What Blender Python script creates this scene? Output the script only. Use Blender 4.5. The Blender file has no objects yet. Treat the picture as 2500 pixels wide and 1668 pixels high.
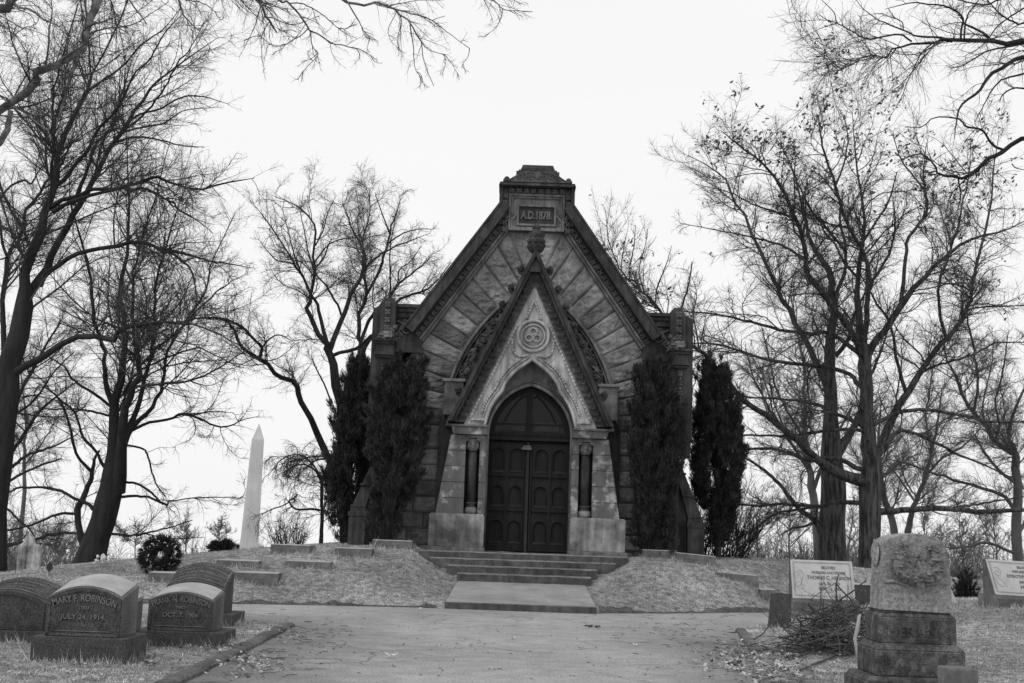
import bpy, bmesh, math, random
import numpy as np
from mathutils import Vector, noise as mnoise
R = math.radians
rnd = random.Random(7)
SC = bpy.context.scene
COL = SC.collection
# ------------------------------------------------------------------ camera
FPX = 3000.0; ROLL = R(2.0); PITCH = math.atan(456/3000.0); CZ = 1.6
cr, sr = math.cos(ROLL), math.sin(ROLL); cp, sp = math.cos(PITCH), math.sin(PITCH)
cd = bpy.data.cameras.new('camera'); cam = bpy.data.objects.new('camera', cd); COL.objects.link(cam)
cd.sensor_width = 36; cd.lens = FPX/2500*36; cd.clip_end = 8000; cd.clip_start = 0.1
fw = Vector((0, cp, sp)); up = Vector((0, -sp, cp)); rt = Vector((1, 0, 0))
xr = rt*cr + up*sr; yu = -rt*sr + up*cr
from mathutils import Matrix
cam.matrix_world = Matrix(((xr.x, yu.x, -fw.x, 0), (xr.y, yu.y, -fw.y, 0), (xr.z, yu.z, -fw.z, CZ), (0, 0, 0, 1)))
SC.camera = cam
# ------------------------------------------------------------------ world and sun
wd = bpy.data.worlds.new('World'); SC.world = wd; wd.use_nodes = True
nt = wd.node_tree; nt.nodes.clear()
SUN_EL, SUN_AZ = R(52), R(215)
sky = nt.nodes.new('ShaderNodeTexSky'); sky.sky_type = 'NISHITA'; sky.sun_disc = False
sky.sun_elevation = SUN_EL; sky.sun_rotation = SUN_AZ; sky.dust_density = 4; sky.air_density = 1.5
bw = nt.nodes.new('ShaderNodeRGBToBW'); mulv = nt.nodes.new('ShaderNodeMath'); mulv.operation = 'MULTIPLY'; mulv.inputs[1].default_value = 0.012
# thin high cloud: faint soft variation on an even white overcast
tc = nt.nodes.new('ShaderNodeTexCoord'); mp = nt.nodes.new('ShaderNodeMapping'); mp.inputs['Scale'].default_value = (1, 1, 4)
nz = nt.nodes.new('ShaderNodeTexNoise'); nz.inputs['Scale'].default_value = 2.2; nz.inputs['Detail'].default_value = 3
mr = nt.nodes.new('ShaderNodeMapRange'); mr.inputs['To Min'].default_value = 8.95; mr.inputs['To Max'].default_value = 9.85
ad = nt.nodes.new('ShaderNodeMath'); ad.operation = 'ADD'
bg = nt.nodes.new('ShaderNodeBackground'); bg.inputs['Strength'].default_value = 0.1
out = nt.nodes.new('ShaderNodeOutputWorld')
l = nt.links.new
l(sky.outputs[0], bw.inputs[0]); l(bw.outputs[0], mulv.inputs[0])
l(tc.outputs['Generated'], mp.inputs[0]); l(mp.outputs[0], nz.inputs['Vector']); l(nz.outputs['Fac'], mr.inputs['Value'])
l(mr.outputs[0], ad.inputs[0]); l(mulv.outputs[0], ad.inputs[1]); l(ad.outputs[0], bg.inputs['Color']); l(bg.outputs[0], out.inputs[0])
sd = bpy.data.lights.new('sun', 'SUN'); sd.energy = 0.9; sd.angle = R(25); sd.color = (1, 0.995, 0.985)
sun = bpy.data.objects.new('sun', sd); COL.objects.link(sun)
sv = Vector((math.sin(SUN_AZ)*math.cos(SUN_EL), math.cos(SUN_AZ)*math.cos(SUN_EL), math.sin(SUN_EL)))
sun.rotation_euler = sv.to_track_quat('Z', 'Y').to_euler()
SC.view_settings.view_transform = 'Standard'; SC.view_settings.look = 'None'
SC.view_settings.exposure = 0.0; SC.view_settings.gamma = 1.0
SC.render.film_transparent = False
try:
    SC.cycles.max_bounces = 5; SC.cycles.diffuse_bounces = 3; SC.cycles.glossy_bounces = 2
except Exception: pass

# ------------------------------------------------------------------ measuring helpers: photograph pixel -> place in the world
def ray(px, py):
    dx = px-1250; dy = 834-py
    X = dx*cr-dy*sr; U = dx*sr+dy*cr
    return (X, FPX*cp-U*sp, FPX*sp+U*cp)
def PW(px, py, Y):
    d = ray(px, py); t = Y/d[1]
    return Vector((d[0]*t, Y, CZ+d[2]*t))
# ------------------------------------------------------------------ terrain
def pl(x, xs, ys): return np.interp(x, xs, ys)
FX = [-90, -25, -14, -8.9, -4.9, -1.1, 1.8, 3.5, 5.5, 8, 12, 30, 90]
FY = [2, 14, 19.6, 22.3, 24.0, 24.75, 24.8, 25.6, 27.0, 28.4, 30, 36, 50]
def Fed(x): return pl(x, FX, FY)
NX = [-90, -25, -14, -8.9, -6.5, -4.2, -3.6, -3.2, 3.9, 4.2, 5.5, 8, 12, 30, 90]
NY = [-2, 10.5, 16.4, 19.2, 20.0, 20.1, 19.8, 19.2, 21.1, 22.0, 24.4, 26.3, 28, 33, 46]
def Ned(x): return pl(x, NX, NY)
def Led(y): return pl(y, [-30, 8, 12.4, 13.4, 16, 19.2, 21], [-3.6, -3.2, -3.11, -3.1, -3.14, -3.2, -3.2])
def Red(y): return pl(y, [-30, 8, 13.8, 17.2, 21.1, 23], [2.4, 2.4, 2.75, 3.45, 3.9, 3.9])
def ss(t): t = np.clip(t, 0, 1); return t*t*(3-2*t)
def onroad(x, y, m=0.0):
    a = (y > Ned(x)-m) & (y < Fed(x)+m)
    b = (y <= Ned(x)+0.01) & (x > Led(y)-m) & (x < Red(y)+m)
    return a | b
def hgt(x, y):
    x = np.asarray(x, float); y = np.asarray(y, float)
    A = pl(x, [-60, -30, -18, -13.3, -9.7, -6.8, -4.4, -2, 3, 7.2, 9.6, 13.7, 20, 40, 60], [-3, -2, -.6, -.14, .42, .77, 1.03, 1.05, 1.0, .98, .82, .56, .3, -1, -3])
    F = Fed(x); d = y-F
    t_ = np.clip(d/pl(x, [-12, -6, 1.5, 3.5, 5.5, 9, 13], [6.0, 4.5, 4.2, 3.1, 2.5, 3.4, 5.0]), 0, 1); m = A*(.6*(1-(1-t_)**1.7)+.4*ss(t_)) + 0.03*ss(d/0.3)
    nearL = 0.05*ss((Ned(x)-y)/.3)*(x < 0)*ss((Led(y)-x)/.12)
    nearR = (0.07 + 0.42*ss((x-3.6)/6.0)*ss((y-14)/7.0))*ss((Ned(x)-y)/.8)*(x > 0)*ss((x-Red(y))/.25)
    h = np.where(d > 0, m, nearL+nearR)
    # the cut for the steps and walk
    st = pl(y, [24.6, 27.2, 28.6, 29.2], [0.08, 0.36, 0.9, 1.0])
    wdt = ss((np.abs(x-0.43)-pl(y, [24.6, 27.3, 27.7, 28.3], [1.5, 1.42, 1.5, 2.15]))/pl(y, [24.6, 26.5, 27.5, 28.3], [1.1, 1.5, 1.1, .4]))
    h = np.where((d > 0) & (y < 29.5) & (np.abs(x-.43) < 5), np.minimum(h, st+(h-st)*wdt), h)
    # hill falls away behind the crest and to the sides
    k = np.maximum(0, y-35.5); h = h-0.012*np.minimum(k, 8)**2-0.17*np.maximum(0, k-8)
    k = np.maximum(0, np.abs(x)-45); h = h-0.10*k
    k = np.maximum(0, -y-20); h = h-0.10*k
    # small lumps
    h = h + np.where(onroad(x, y), 0, 0.012*np.sin(x*2.3+1.1*np.sin(y*1.7))*np.sin(y*2.9+x) + 0.008*np.sin(x*6.1+y*3.7)*np.sin(y*7.3-x*2.2))
    h = np.where(onroad(x, y), h-0.03, h)
    return h
def H(x, y): return float(hgt(np.array([x]), np.array([y]))[0])
def hit(px, py):
    d = ray(px, py); Yv = np.arange(6, 51, .05); s = Yv/d[1]; z = CZ+d[2]*s; x = d[0]*s; hh = hgt(x, Yv)
    w = np.nonzero(z < hh)[0]
    if len(w): i = w[0]; return Vector((x[i], Yv[i], hh[i]))
    return PW(px, py, 34)
# ------------------------------------------------------------------ mesh helpers
def tagobj(o, label=None, cat=None, group=None, kind=None):
    if label: o['label'] = label
    if cat: o['category'] = cat
    if group: o['group'] = group
    if kind: o['kind'] = kind
    return o
def thing(name, label, cat, loc=(0, 0, 0), rz=0, group=None):
    o = bpy.data.objects.new(name, None); COL.objects.link(o); o.empty_display_size = .2
    o.location = loc; o.rotation_euler = (0, 0, rz)
    return tagobj(o, label, cat, group)
def link_mesh(me, name, mat, parent=None, smooth=False, bevel=0, loc=None):
    me.materials.append(mat)
    o = bpy.data.objects.new(name, me); COL.objects.link(o)
    if parent is not None: o.parent = parent
    if loc is not None: o.location = loc
    if smooth: me.polygons.foreach_set('use_smooth', np.ones(len(me.polygons), bool))
    if bevel:
        m = o.modifiers.new('b', 'BEVEL'); m.width = bevel; m.segments = 2; m.limit_method = 'ANGLE'; m.angle_limit = R(35)
    return o
def np_mesh(name, V, Fq):
    V = np.asarray(V, np.float32).reshape(-1, 3); Fq = np.asarray(Fq, np.int32)
    k = Fq.shape[1]; n = Fq.shape[0]
    me = bpy.data.meshes.new(name)
    me.vertices.add(len(V)); me.vertices.foreach_set('co', V.ravel())
    me.loops.add(n*k); me.loops.foreach_set('vertex_index', Fq.ravel())
    me.polygons.add(n); me.polygons.foreach_set('loop_start', np.arange(0, n*k, k, dtype=np.int32))
    me.update(calc_edges=True)
    return me
class MB:
    def __init__(s): s.v = []; s.f = []
    def add(s, vs, fs):
        b = len(s.v); s.v += [tuple(v) for v in vs]; s.f += [tuple(b+i for i in f) for f in fs]; return s
    def box(s, x0, x1, y0, y1, z0, z1, tx=0, ty=0):
        a = [(x0, y0, z0), (x1, y0, z0), (x1, y1, z0), (x0, y1, z0), (x0+tx, y0+ty, z1), (x1-tx, y0+ty, z1), (x1-tx, y1-ty, z1), (x0+tx, y1-ty, z1)]
        return s.add(a, [(3, 2, 1, 0), (4, 5, 6, 7), (0, 1, 5, 4), (1, 2, 6, 5), (2, 3, 7, 6), (3, 0, 4, 7)])
    def prism(s, poly, v0, v1):          # polygon in (u,w), extruded along v
        n = len(poly)
        a = [(p[0], v0, p[1]) for p in poly]+[(p[0], v1, p[1]) for p in poly]
        f = [tuple(range(n)), tuple(range(2*n-1, n-1, -1))]+[(i, i+n, (i+1) % n+n, (i+1) % n) for i in range(n)]
        return s.add(a, f)
    def band(s, A, B, v0, v1, closed=False):   # solid between two curves with equal counts
        n = len(A); vs = []
        for a, b in zip(A, B): vs += [(a[0], v0, a[1]), (b[0], v0, b[1]), (b[0], v1, b[1]), (a[0], v1, a[1])]
        fs = []
        for i in range(n if closed else n-1):
            o = 4*i; p = 4*((i+1) % n)
            fs += [(o, o+1, p+1, p), (o+1, o+2, p+2, p+1), (o+2, o+3, p+3, p+2), (o+3, o, p, p+3)]
        if not closed: fs += [(0, 3, 2, 1), (4*n-4, 4*n-3, 4*n-2, 4*n-1)]
        return s.add(vs, fs)
    def ring(s, x0, x1, z0, z1, t, v0, v1):
        o = [(x0, z0), (x1, z0), (x1, z1), (x0, z1)]; i = [(x0+t, z0+t), (x1-t, z0+t), (x1-t, z1-t), (x0+t, z1-t)]
        return s.band(o, i, v0, v1, True)
    def tube(s, pts, rad, n=6, closed=False):
        P = [Vector(p) for p in pts]; m = len(P)
        if not hasattr(rad, '__len__'): rad = [rad]*m
        vs = []; ref = None
        for i in range(m):
            if closed: t = P[(i+1) % m]-P[i-1]
            else: t = P[min(i+1, m-1)]-P[max(i-1, 0)]
            if t.length < 1e-9: t = Vector((0, 0, 1))
            t.normalize()
            if ref is None: ref = t.orthogonal().normalized()
            ref = (ref-t*ref.dot(t))
            if ref.length < 1e-6: ref = t.orthogonal()
            ref.normalize(); b = t.cross(ref)
            for k in range(n):
                a = 2*math.pi*k/n; vs.append(P[i]+(ref*math.cos(a)+b*math.sin(a))*rad[i])
        fs = []
        for i in range(m if closed else m-1):
            for k in range(n):
                j = (i+1) % m
                fs.append((i*n+k, i*n+(k+1) % n, j*n+(k+1) % n, j*n+k))
        if not closed: fs += [tuple(range(n-1, -1, -1)), tuple((m-1)*n+k for k in range(n))]
        return s.add(vs, fs)
    def lathe(s, prof, cx, cy, n=16, sq=1.0):     # prof: (r, z)
        vs = []; m = len(prof)
        for r, z in prof:
            for k in range(n):
                a = 2*math.pi*k/n; vs.append((cx+r*math.cos(a), cy+r*math.sin(a)*sq, z))
        fs = [(i*n+k, i*n+(k+1) % n, (i+1)*n+(k+1) % n, (i+1)*n+k) for i in range(m-1) for k in range(n)]
        fs += [tuple(range(n-1, -1, -1)), tuple((m-1)*n+k for k in range(n))]
        return s.add(vs, fs)
    def lump(s, c, r, seed=0, amp=.35, n=8, m=6, sx=1, sy=1, sz=1, f=2.2):
        vs = []; fs = []
        for i in range(m+1):
            ph = math.pi*i/m
            for k in range(n):
                a = 2*math.pi*k/n
                d = Vector((math.sin(ph)*math.cos(a), math.sin(ph)*math.sin(a), math.cos(ph)))
                q = r*(1+amp*mnoise.noise(d*f+Vector((seed*3.1, seed*1.7, seed))))
                vs.append((c[0]+d.x*q*sx, c[1]+d.y*q*sy, c[2]+d.z*q*sz))
        for i in range(m):
            for k in range(n): fs.append((i*n+k, i*n+(k+1) % n, (i+1)*n+(k+1) % n, (i+1)*n+k))
        return s.add(vs, fs)
    def rock(s, q, vf, vb, amp, nx, ny, seed, gap=.007, marg=.12):
        BL, BR, TR, TL = [Vector((p[0], p[1])) for p in q]
        c = (BL+BR+TR+TL)/4
        def ins(p):
            d = c-p; return p+d.normalized()*gap*1.4
        BL, BR, TR, TL = map(ins, (BL, BR, TR, TL))
        vs = []
        for j in range(ny+1):
            for i in range(nx+1):
                a = i/nx; b = j/ny
                p = (BL*(1-a)+BR*a)*(1-b)+(TL*(1-a)+TR*a)*b
                e = min(1, min(a, 1-a)/marg)*min(1, min(b, 1-b)/marg)
                e = e**.6
                nn = .55+.5*mnoise.noise(Vector((p.x*2.6+seed*7.3, p.y*4.0, seed)))+.38*mnoise.noise(Vector((p.x*7, p.y*11, seed*2.7)))+.2*mnoise.noise(Vector((p.x*19, p.y*26, seed)))
                vs.append((p.x, vf-amp*e*max(-.15, nn), p.y))
        W = nx+1; fs = [(j*W+i, j*W+i+1, (j+1)*W+i+1, (j+1)*W+i) for j in range(ny) for i in range(nx)]
        b0 = len(vs)
        per = [i for i in range(W)]+[j*W+nx for j in range(1, ny+1)]+[ny*W+i for i in range(nx-1, -1, -1)]+[j*W for j in range(ny-1, 0, -1)]
        for k in per: vs.append((vs[k][0], vb, vs[k][2]))
        m = len(per)
        fs += [(per[i], b0+i, b0+(i+1) % m, per[(i+1) % m]) for i in range(m)]
        return s.add(vs, fs)
    def flower(s, c, r, nv=(0, -1, 0), u=(1, 0, 0)):  # four-petalled carved rosette
        nv = Vector(nv); u = Vector(u); w = nv.cross(u); c = Vector(c)
        for k in range(4):
            a = math.pi/4+k*math.pi/2; d = u*math.cos(a)+w*math.sin(a); e = nv.cross(d)
            s.add([c, c+d*r*.55+e*r*.42+nv*r*.35, c+d*r*1.05+nv*r*.1, c+d*r*.55-e*r*.42+nv*r*.35, c+d*r*.6+nv*r*.7],
                  [(0, 1, 4), (1, 2, 4), (2, 3, 4), (3, 0, 4)])
        s.lump(c+nv*r*.35, r*.25, n=5, m=4, amp=0)
        return s
    def build(s, name, mat, parent=None, smooth=False, bevel=0, fixn=True):
        me = bpy.data.meshes.new(name); me.from_pydata(s.v, [], s.f)
        if fixn:
            bm = bmesh.new(); bm.from_mesh(me); bmesh.ops.recalc_face_normals(bm, faces=bm.faces); bm.to_mesh(me); bm.free()
        me.update()
        return link_mesh(me, name, mat, parent, smooth, bevel)
def mirror(pts): return [(-p[0], p[1]) for p in pts]
def cat(P, n):
    P = [np.array(p, float) for p in P]; P = [2*P[0]-P[1]]+P+[2*P[-1]-P[-2]]
    m = len(P)-3; out = []
    for i in range(n):
        t = i/(n-1)*m; k = min(int(t), m-1); f = t-k
        a, b, c, d = P[k:k+4]
        out.append(.5*((2*b)+(c-a)*f+(2*a-5*b+4*c-d)*f*f+(3*b-a-3*c+d)*f**3))
    return out
def text_mesh(txt, size, ext, align='CENTER', arc=None, bold=0.0, xs=1.0):
    cu = bpy.data.curves.new('lettering', 'FONT'); cu.body = txt; cu.size = size; cu.extrude = ext; cu.align_x = align; cu.align_y = 'CENTER'; cu.offset = bold; cu.resolution_u = 3
    o = bpy.data.objects.new('lettering', cu); COL.objects.link(o)
    dg = bpy.context.evaluated_depsgraph_get(); dg.update()
    me = bpy.data.meshes.new_from_object(o.evaluated_get(dg)); COL.objects.unlink(o); bpy.data.objects.remove(o)
    vs = [(v.co.x*xs, v.co.y, v.co.z) for v in me.vertices]; fs = [tuple(p.vertices) for p in me.polygons]
    if arc:   # bend onto a circle of radius arc
        vs = [((arc+y)*math.sin(x/arc), (arc+y)*math.cos(x/arc)-arc, z) for x, y, z in vs]
    bpy.data.meshes.remove(me)
    return vs, fs
# ------------------------------------------------------------------ materials
def mat(name, lo, hi, scale=3.0, bump=.3, bscale=40, rough=.9, big=.6, bigk=.35, streak=0, island=0, speck=.25, spscale=160, stretch=(1, 1, 1), bdist=.01, spec=.25, thresh=None):
    m = bpy.data.materials.new(name); m.use_nodes = True; t = m.node_tree; N = t.nodes; L = t.links.new
    bs = N['Principled BSDF']; bs.inputs['Roughness'].default_value = rough; bs.inputs['Specular IOR Level'].default_value = spec
    tcn = N.new('ShaderNodeTexCoord'); mpn = N.new('ShaderNodeMapping'); mpn.inputs['Scale'].default_value = stretch
    L(tcn.outputs['Object'], mpn.inputs[0])
    def noise(sc, det, src=mpn, rg=.6):
        n = N.new('ShaderNodeTexNoise'); n.inputs['Scale'].default_value = sc; n.inputs['Detail'].default_value = det; n.inputs['Roughness'].default_value = rg
        L(src.outputs[0], n.inputs['Vector']); return n
    n1 = noise(scale, 7); ramp = N.new('ShaderNodeMapRange'); a, b = thresh or (.33, .67)
    ramp.inputs['From Min'].default_value = a; ramp.inputs['From Max'].default_value = b; ramp.inputs['To Min'].default_value = lo; ramp.inputs['To Max'].default_value = hi
    L(n1.outputs['Fac'], ramp.inputs['Value']); cur = ramp.outputs[0]
    def mul(cur, sock, lo2, hi2, fmin=.3, fmax=.7):
        r2 = N.new('ShaderNodeMapRange'); r2.inputs['From Min'].default_value = fmin; r2.inputs['From Max'].default_value = fmax; r2.inputs['To Min'].default_value = lo2; r2.inputs['To Max'].default_value = hi2
        L(sock, r2.inputs['Value']); mm = N.new('ShaderNodeMath'); mm.operation = 'MULTIPLY'; L(cur, mm.inputs[0]); L(r2.outputs[0], mm.inputs[1]); return mm.outputs[0]
    if bigk: cur = mul(cur, noise(big, 3).outputs['Fac'], 1-bigk, 1+bigk)
    if speck: cur = mul(cur, noise(spscale, 2).outputs['Fac'], 1-speck, 1+speck, .35, .65)
    if streak:
        mp2 = N.new('ShaderNodeMapping'); mp2.inputs['Scale'].default_value = (7, 7, .7); L(tcn.outputs['Object'], mp2.inputs[0])
        cur = mul(cur, noise(1.3, 4, mp2).outputs['Fac'], 1-streak, 1+streak, .35, .65)
    if island:
        g = N.new('ShaderNodeNewGeometry'); cur = mul(cur, g.outputs['Random Per Island'], 1-island, 1+island, 0, 1)
    cb = N.new('ShaderNodeCombineColor')
    for i in range(3): L(cur, cb.inputs[i])
    L(cb.outputs[0], bs.inputs['Base Color'])
    if bump:
        bn = N.new('ShaderNodeBump'); bn.inputs['Strength'].default_value = bump; bn.inputs['Distance'].default_value = bdist
        L(noise(bscale, 6, rg=.7).outputs['Fac'], bn.inputs['Height']); L(bn.outputs[0], bs.inputs['Normal'])
    return m
M = {}
M['rock'] = mat('rock_faced_stone', .16, .31, 1.5, 1.0, 26, island=.42, streak=.15, speck=.35, spscale=90, bdist=.03)
M['dark'] = mat('dark_sandstone', .030, .064, 3, .5, 60, streak=.35, speck=.3, spscale=120)
M['carve'] = mat('carved_dark_stone', .05, .12, 5, .6, 50, streak=.2, speck=.35)
M['pale'] = mat('pale_carved_stone', .25, .50, 2.0, .4, 60, streak=.28, speck=.22, bigk=.3)
M['pier'] = mat('weathered_pier_stone', .10, .21, 4, .4, 60, streak=.2, speck=.25, island=.2, thresh=(.35, .62))
M['stain'] = mat('patchy_pier_stone', .12, .36, 3.4, .4, 60, streak=.15, speck=.25, island=.15, thresh=(.53, .64))
M['plinth'] = mat('stained_plinth_stone', .075, .26, 1.6, .3, 80, streak=.25, speck=.22, thresh=(.38, .62))
M['panel'] = mat('date_panel_stone', .10, .21, 2.6, .4, 60, streak=.35, speck=.25)
M['door'] = mat('dark_door_wood', .008, .014, 4, .3, 40, rough=.7, streak=.3, stretch=(1, 1, .2), speck=.4)
M['doorl'] = mat('door_trim_wood', .025, .04, 4, .3, 40, rough=.7)
M['glass'] = mat('dark_glass', .006, .008, 2, 0, rough=.25)
M['metal'] = mat('pale_metal', .14, .2, 2, 0, rough=.5)
M['rosette'] = mat('carved_rosette_stone', .09, .17, 5, .4, 50, speck=.3)
M['slate'] = mat('roof_slate', .06, .12, 6, .4, 30)
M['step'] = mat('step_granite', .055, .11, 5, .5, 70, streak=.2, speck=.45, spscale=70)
M['tread'] = mat('highlit_granite_tread', .12, .21, 6, .4, 70, speck=.4, spscale=60)  # lighter step granite, painting the light caught on tread edges
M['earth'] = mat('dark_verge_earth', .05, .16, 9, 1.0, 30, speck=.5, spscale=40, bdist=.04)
M['road'] = mat('asphalt', .23, .31, 3, .6, 70, speck=.28, spscale=36, bigk=.16, big=.35, bdist=.006)
M['walk'] = mat('concrete_walk', .22, .31, 2.0, .4, 90, speck=.35, spscale=80, bigk=.15)
M['kerb'] = mat('old_kerb_stone', .07, .17, 6, .8, 25, speck=.4, spscale=60, bdist=.03)
M['soil'] = mat('winter_turf', .13, .42, 7, 1.0, 45, speck=.55, spscale=38, bigk=.28, big=.55, bdist=.04)
M['blade'] = mat('grass_blade', .16, .62, 2.6, 0, island=.85, speck=0, bigk=.45, big=.55)
M['granite'] = mat('dark_granite', .046, .085, 8, .2, 120, rough=.8, speck=.5, spscale=55, bigk=.15)
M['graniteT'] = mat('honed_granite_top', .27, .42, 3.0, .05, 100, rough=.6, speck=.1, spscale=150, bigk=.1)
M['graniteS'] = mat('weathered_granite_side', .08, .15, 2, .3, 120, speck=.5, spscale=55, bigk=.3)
M['letter'] = mat('raised_granite_letters', .14, .21, 8, .1, 90, speck=.3)
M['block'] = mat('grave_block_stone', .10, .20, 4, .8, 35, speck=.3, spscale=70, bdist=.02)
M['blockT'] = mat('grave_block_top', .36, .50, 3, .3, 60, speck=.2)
M['white'] = mat('pale_marker_granite', .40, .50, 5, .15, 120, speck=.16, spscale=140, bigk=.06)
M['etch'] = mat('etched_letters', .11, .15, 5, 0)
M['obel'] = mat('obelisk_marble', .68, .80, 2, .2, 80, streak=.04, speck=.15, bigk=.1)
M['mon'] = mat('lichened_marble', .17, .36, 26, .4, 40, streak=.2, speck=.3, spscale=80, bigk=.2, big=2.2, thresh=(.38, .68), bdist=.02)
M['monD'] = mat('dark_wet_marble', .05, .14, 11, .5, 40, streak=.3, speck=.4, spscale=70, bigk=.3, big=2, thresh=(.42, .72))
M['wreathst'] = mat('carved_marble_flowers', .12, .26, 9, .4, 40, speck=.3)
M['marble'] = mat('streaked_marble', .10, .50, 2.2, .3, 60, streak=.75, speck=.25, bigk=.1)
M['bark'] = mat('dark_bark', .018, .042, 5, .9, 14, stretch=(1, 1, .22), speck=.3, bdist=.05, bigk=.3)
M['barkO'] = mat('furrowed_oak_bark', .025, .11, 10, 1.0, 20, stretch=(1, 1, .16), speck=.3, bdist=.08, bigk=.25, thresh=(.4, .6))
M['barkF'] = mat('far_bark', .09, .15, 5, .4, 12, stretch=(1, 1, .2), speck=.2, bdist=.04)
M['barkN'] = mat('rough_near_bark', .09, .27, 9, 1.0, 22, speck=.4, bdist=.03, thresh=(.4, .62))
M['twig'] = mat('twig', .05, .09, 3, 0, speck=0)
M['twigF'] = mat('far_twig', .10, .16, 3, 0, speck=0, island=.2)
M['everg'] = mat('evergreen_foliage', .016, .06, 4, 0, island=.6, speck=0, bigk=.5, big=6)
M['evtop'] = mat('wreath_foliage', .02, .055, 6, 0, island=.6, speck=0)
M['leafd'] = mat('dead_leaf', .05, .09, 4, 0, island=.4, speck=0)
M['leafg'] = mat('fallen_leaf', .20, .42, 6, 0, island=.6, speck=0)
M['stick'] = mat('fallen_branch_bark', .035, .13, 12, .5, 40, speck=.3, island=.35, bdist=.01)
M['litter'] = mat('scattered_twig', .05, .10, 4, 0, island=.4)
M['whitepl'] = mat('white_petals', .6, .75, 4, 0)

# fine wandering cracks and tar-dark wear in the asphalt
_t = M['road'].node_tree; _N = _t.nodes; _L = _t.links.new
_bs = _N['Principled BSDF']; _src = _bs.inputs['Base Color'].links[0].from_socket
_tc = _N.new('ShaderNodeTexCoord'); _nz = _N.new('ShaderNodeTexNoise'); _nz.inputs['Scale'].default_value = 1.7; _nz.inputs['Detail'].default_value = 5
_L(_tc.outputs['Object'], _nz.inputs['Vector']); _mx = _N.new('ShaderNodeMixRGB'); _mx.blend_type = 'ADD'; _mx.inputs[0].default_value = .9; _L(_tc.outputs['Object'], _mx.inputs[1]); _L(_nz.outputs['Color'], _mx.inputs[2])
_v = _N.new('ShaderNodeTexVoronoi'); _v.feature = 'DISTANCE_TO_EDGE'; _v.inputs['Scale'].default_value = .55; _L(_mx.outputs[0], _v.inputs['Vector'])
_r = _N.new('ShaderNodeMapRange'); _r.inputs['From Min'].default_value = .004; _r.inputs['From Max'].default_value = .014; _r.inputs['To Min'].default_value = .55; _r.inputs['To Max'].default_value = 1; _L(_v.outputs['Distance'], _r.inputs['Value'])
_n2 = _N.new('ShaderNodeTexNoise'); _n2.inputs['Scale'].default_value = .5; _L(_tc.outputs['Object'], _n2.inputs['Vector'])
_r2 = _N.new('ShaderNodeMapRange'); _r2.inputs['From Min'].default_value = .48; _r2.inputs['From Max'].default_value = .56; _L(_n2.outputs['Fac'], _r2.inputs['Value'])
_m1 = _N.new('ShaderNodeMixRGB'); _m1.inputs[2].default_value = (1, 1, 1, 1); _L(_r2.outputs[0], _m1.inputs[0]); _L(_r.outputs[0], _m1.inputs[1])
# dirt washed to the sides of the drive
_sx = _N.new('ShaderNodeSeparateXYZ'); _L(_tc.outputs['Object'], _sx.inputs[0]); _ab = _N.new('ShaderNodeMath'); _ab.operation = 'SUBTRACT'; _ab.inputs[1].default_value = .15; _L(_sx.outputs['X'], _ab.inputs[0])
_a2 = _N.new('ShaderNodeMath'); _a2.operation = 'ABSOLUTE'; _L(_ab.outputs[0], _a2.inputs[0]); _a3 = _N.new('ShaderNodeMath'); _a3.operation = 'MULTIPLY_ADD'; _a3.inputs[1].default_value = 1.6; _L(_nz.outputs['Fac'], _a3.inputs[0]); _L(_a2.outputs[0], _a3.inputs[2])
_r3 = _N.new('ShaderNodeMapRange'); _r3.inputs['From Min'].default_value = 2.1; _r3.inputs['From Max'].default_value = 3.9; _r3.inputs['To Min'].default_value = 1.12; _r3.inputs['To Max'].default_value = .62; _L(_a3.outputs[0], _r3.inputs['Value'])
_yy = _N.new('ShaderNodeMapRange'); _yy.inputs['From Min'].default_value = 19; _yy.inputs['From Max'].default_value = 22; _L(_sx.outputs['Y'], _yy.inputs['Value'])
_m2 = _N.new('ShaderNodeMixRGB'); _m2.inputs[2].default_value = (1.12, 1.12, 1.12, 1); _L(_yy.outputs[0], _m2.inputs[0]); _L(_r3.outputs[0], _m2.inputs[1])
_c1 = _N.new('ShaderNodeMixRGB'); _c1.blend_type = 'MULTIPLY'; _c1.inputs[0].default_value = 1; _L(_src, _c1.inputs[1]); _L(_m1.outputs[0], _c1.inputs[2])
_c2 = _N.new('ShaderNodeMixRGB'); _c2.blend_type = 'MULTIPLY'; _c2.inputs[0].default_value = 1; _L(_c1.outputs[0], _c2.inputs[1]); _L(_m2.outputs[0], _c2.inputs[2]); _L(_c2.outputs[0], _bs.inputs['Base Color'])
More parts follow.
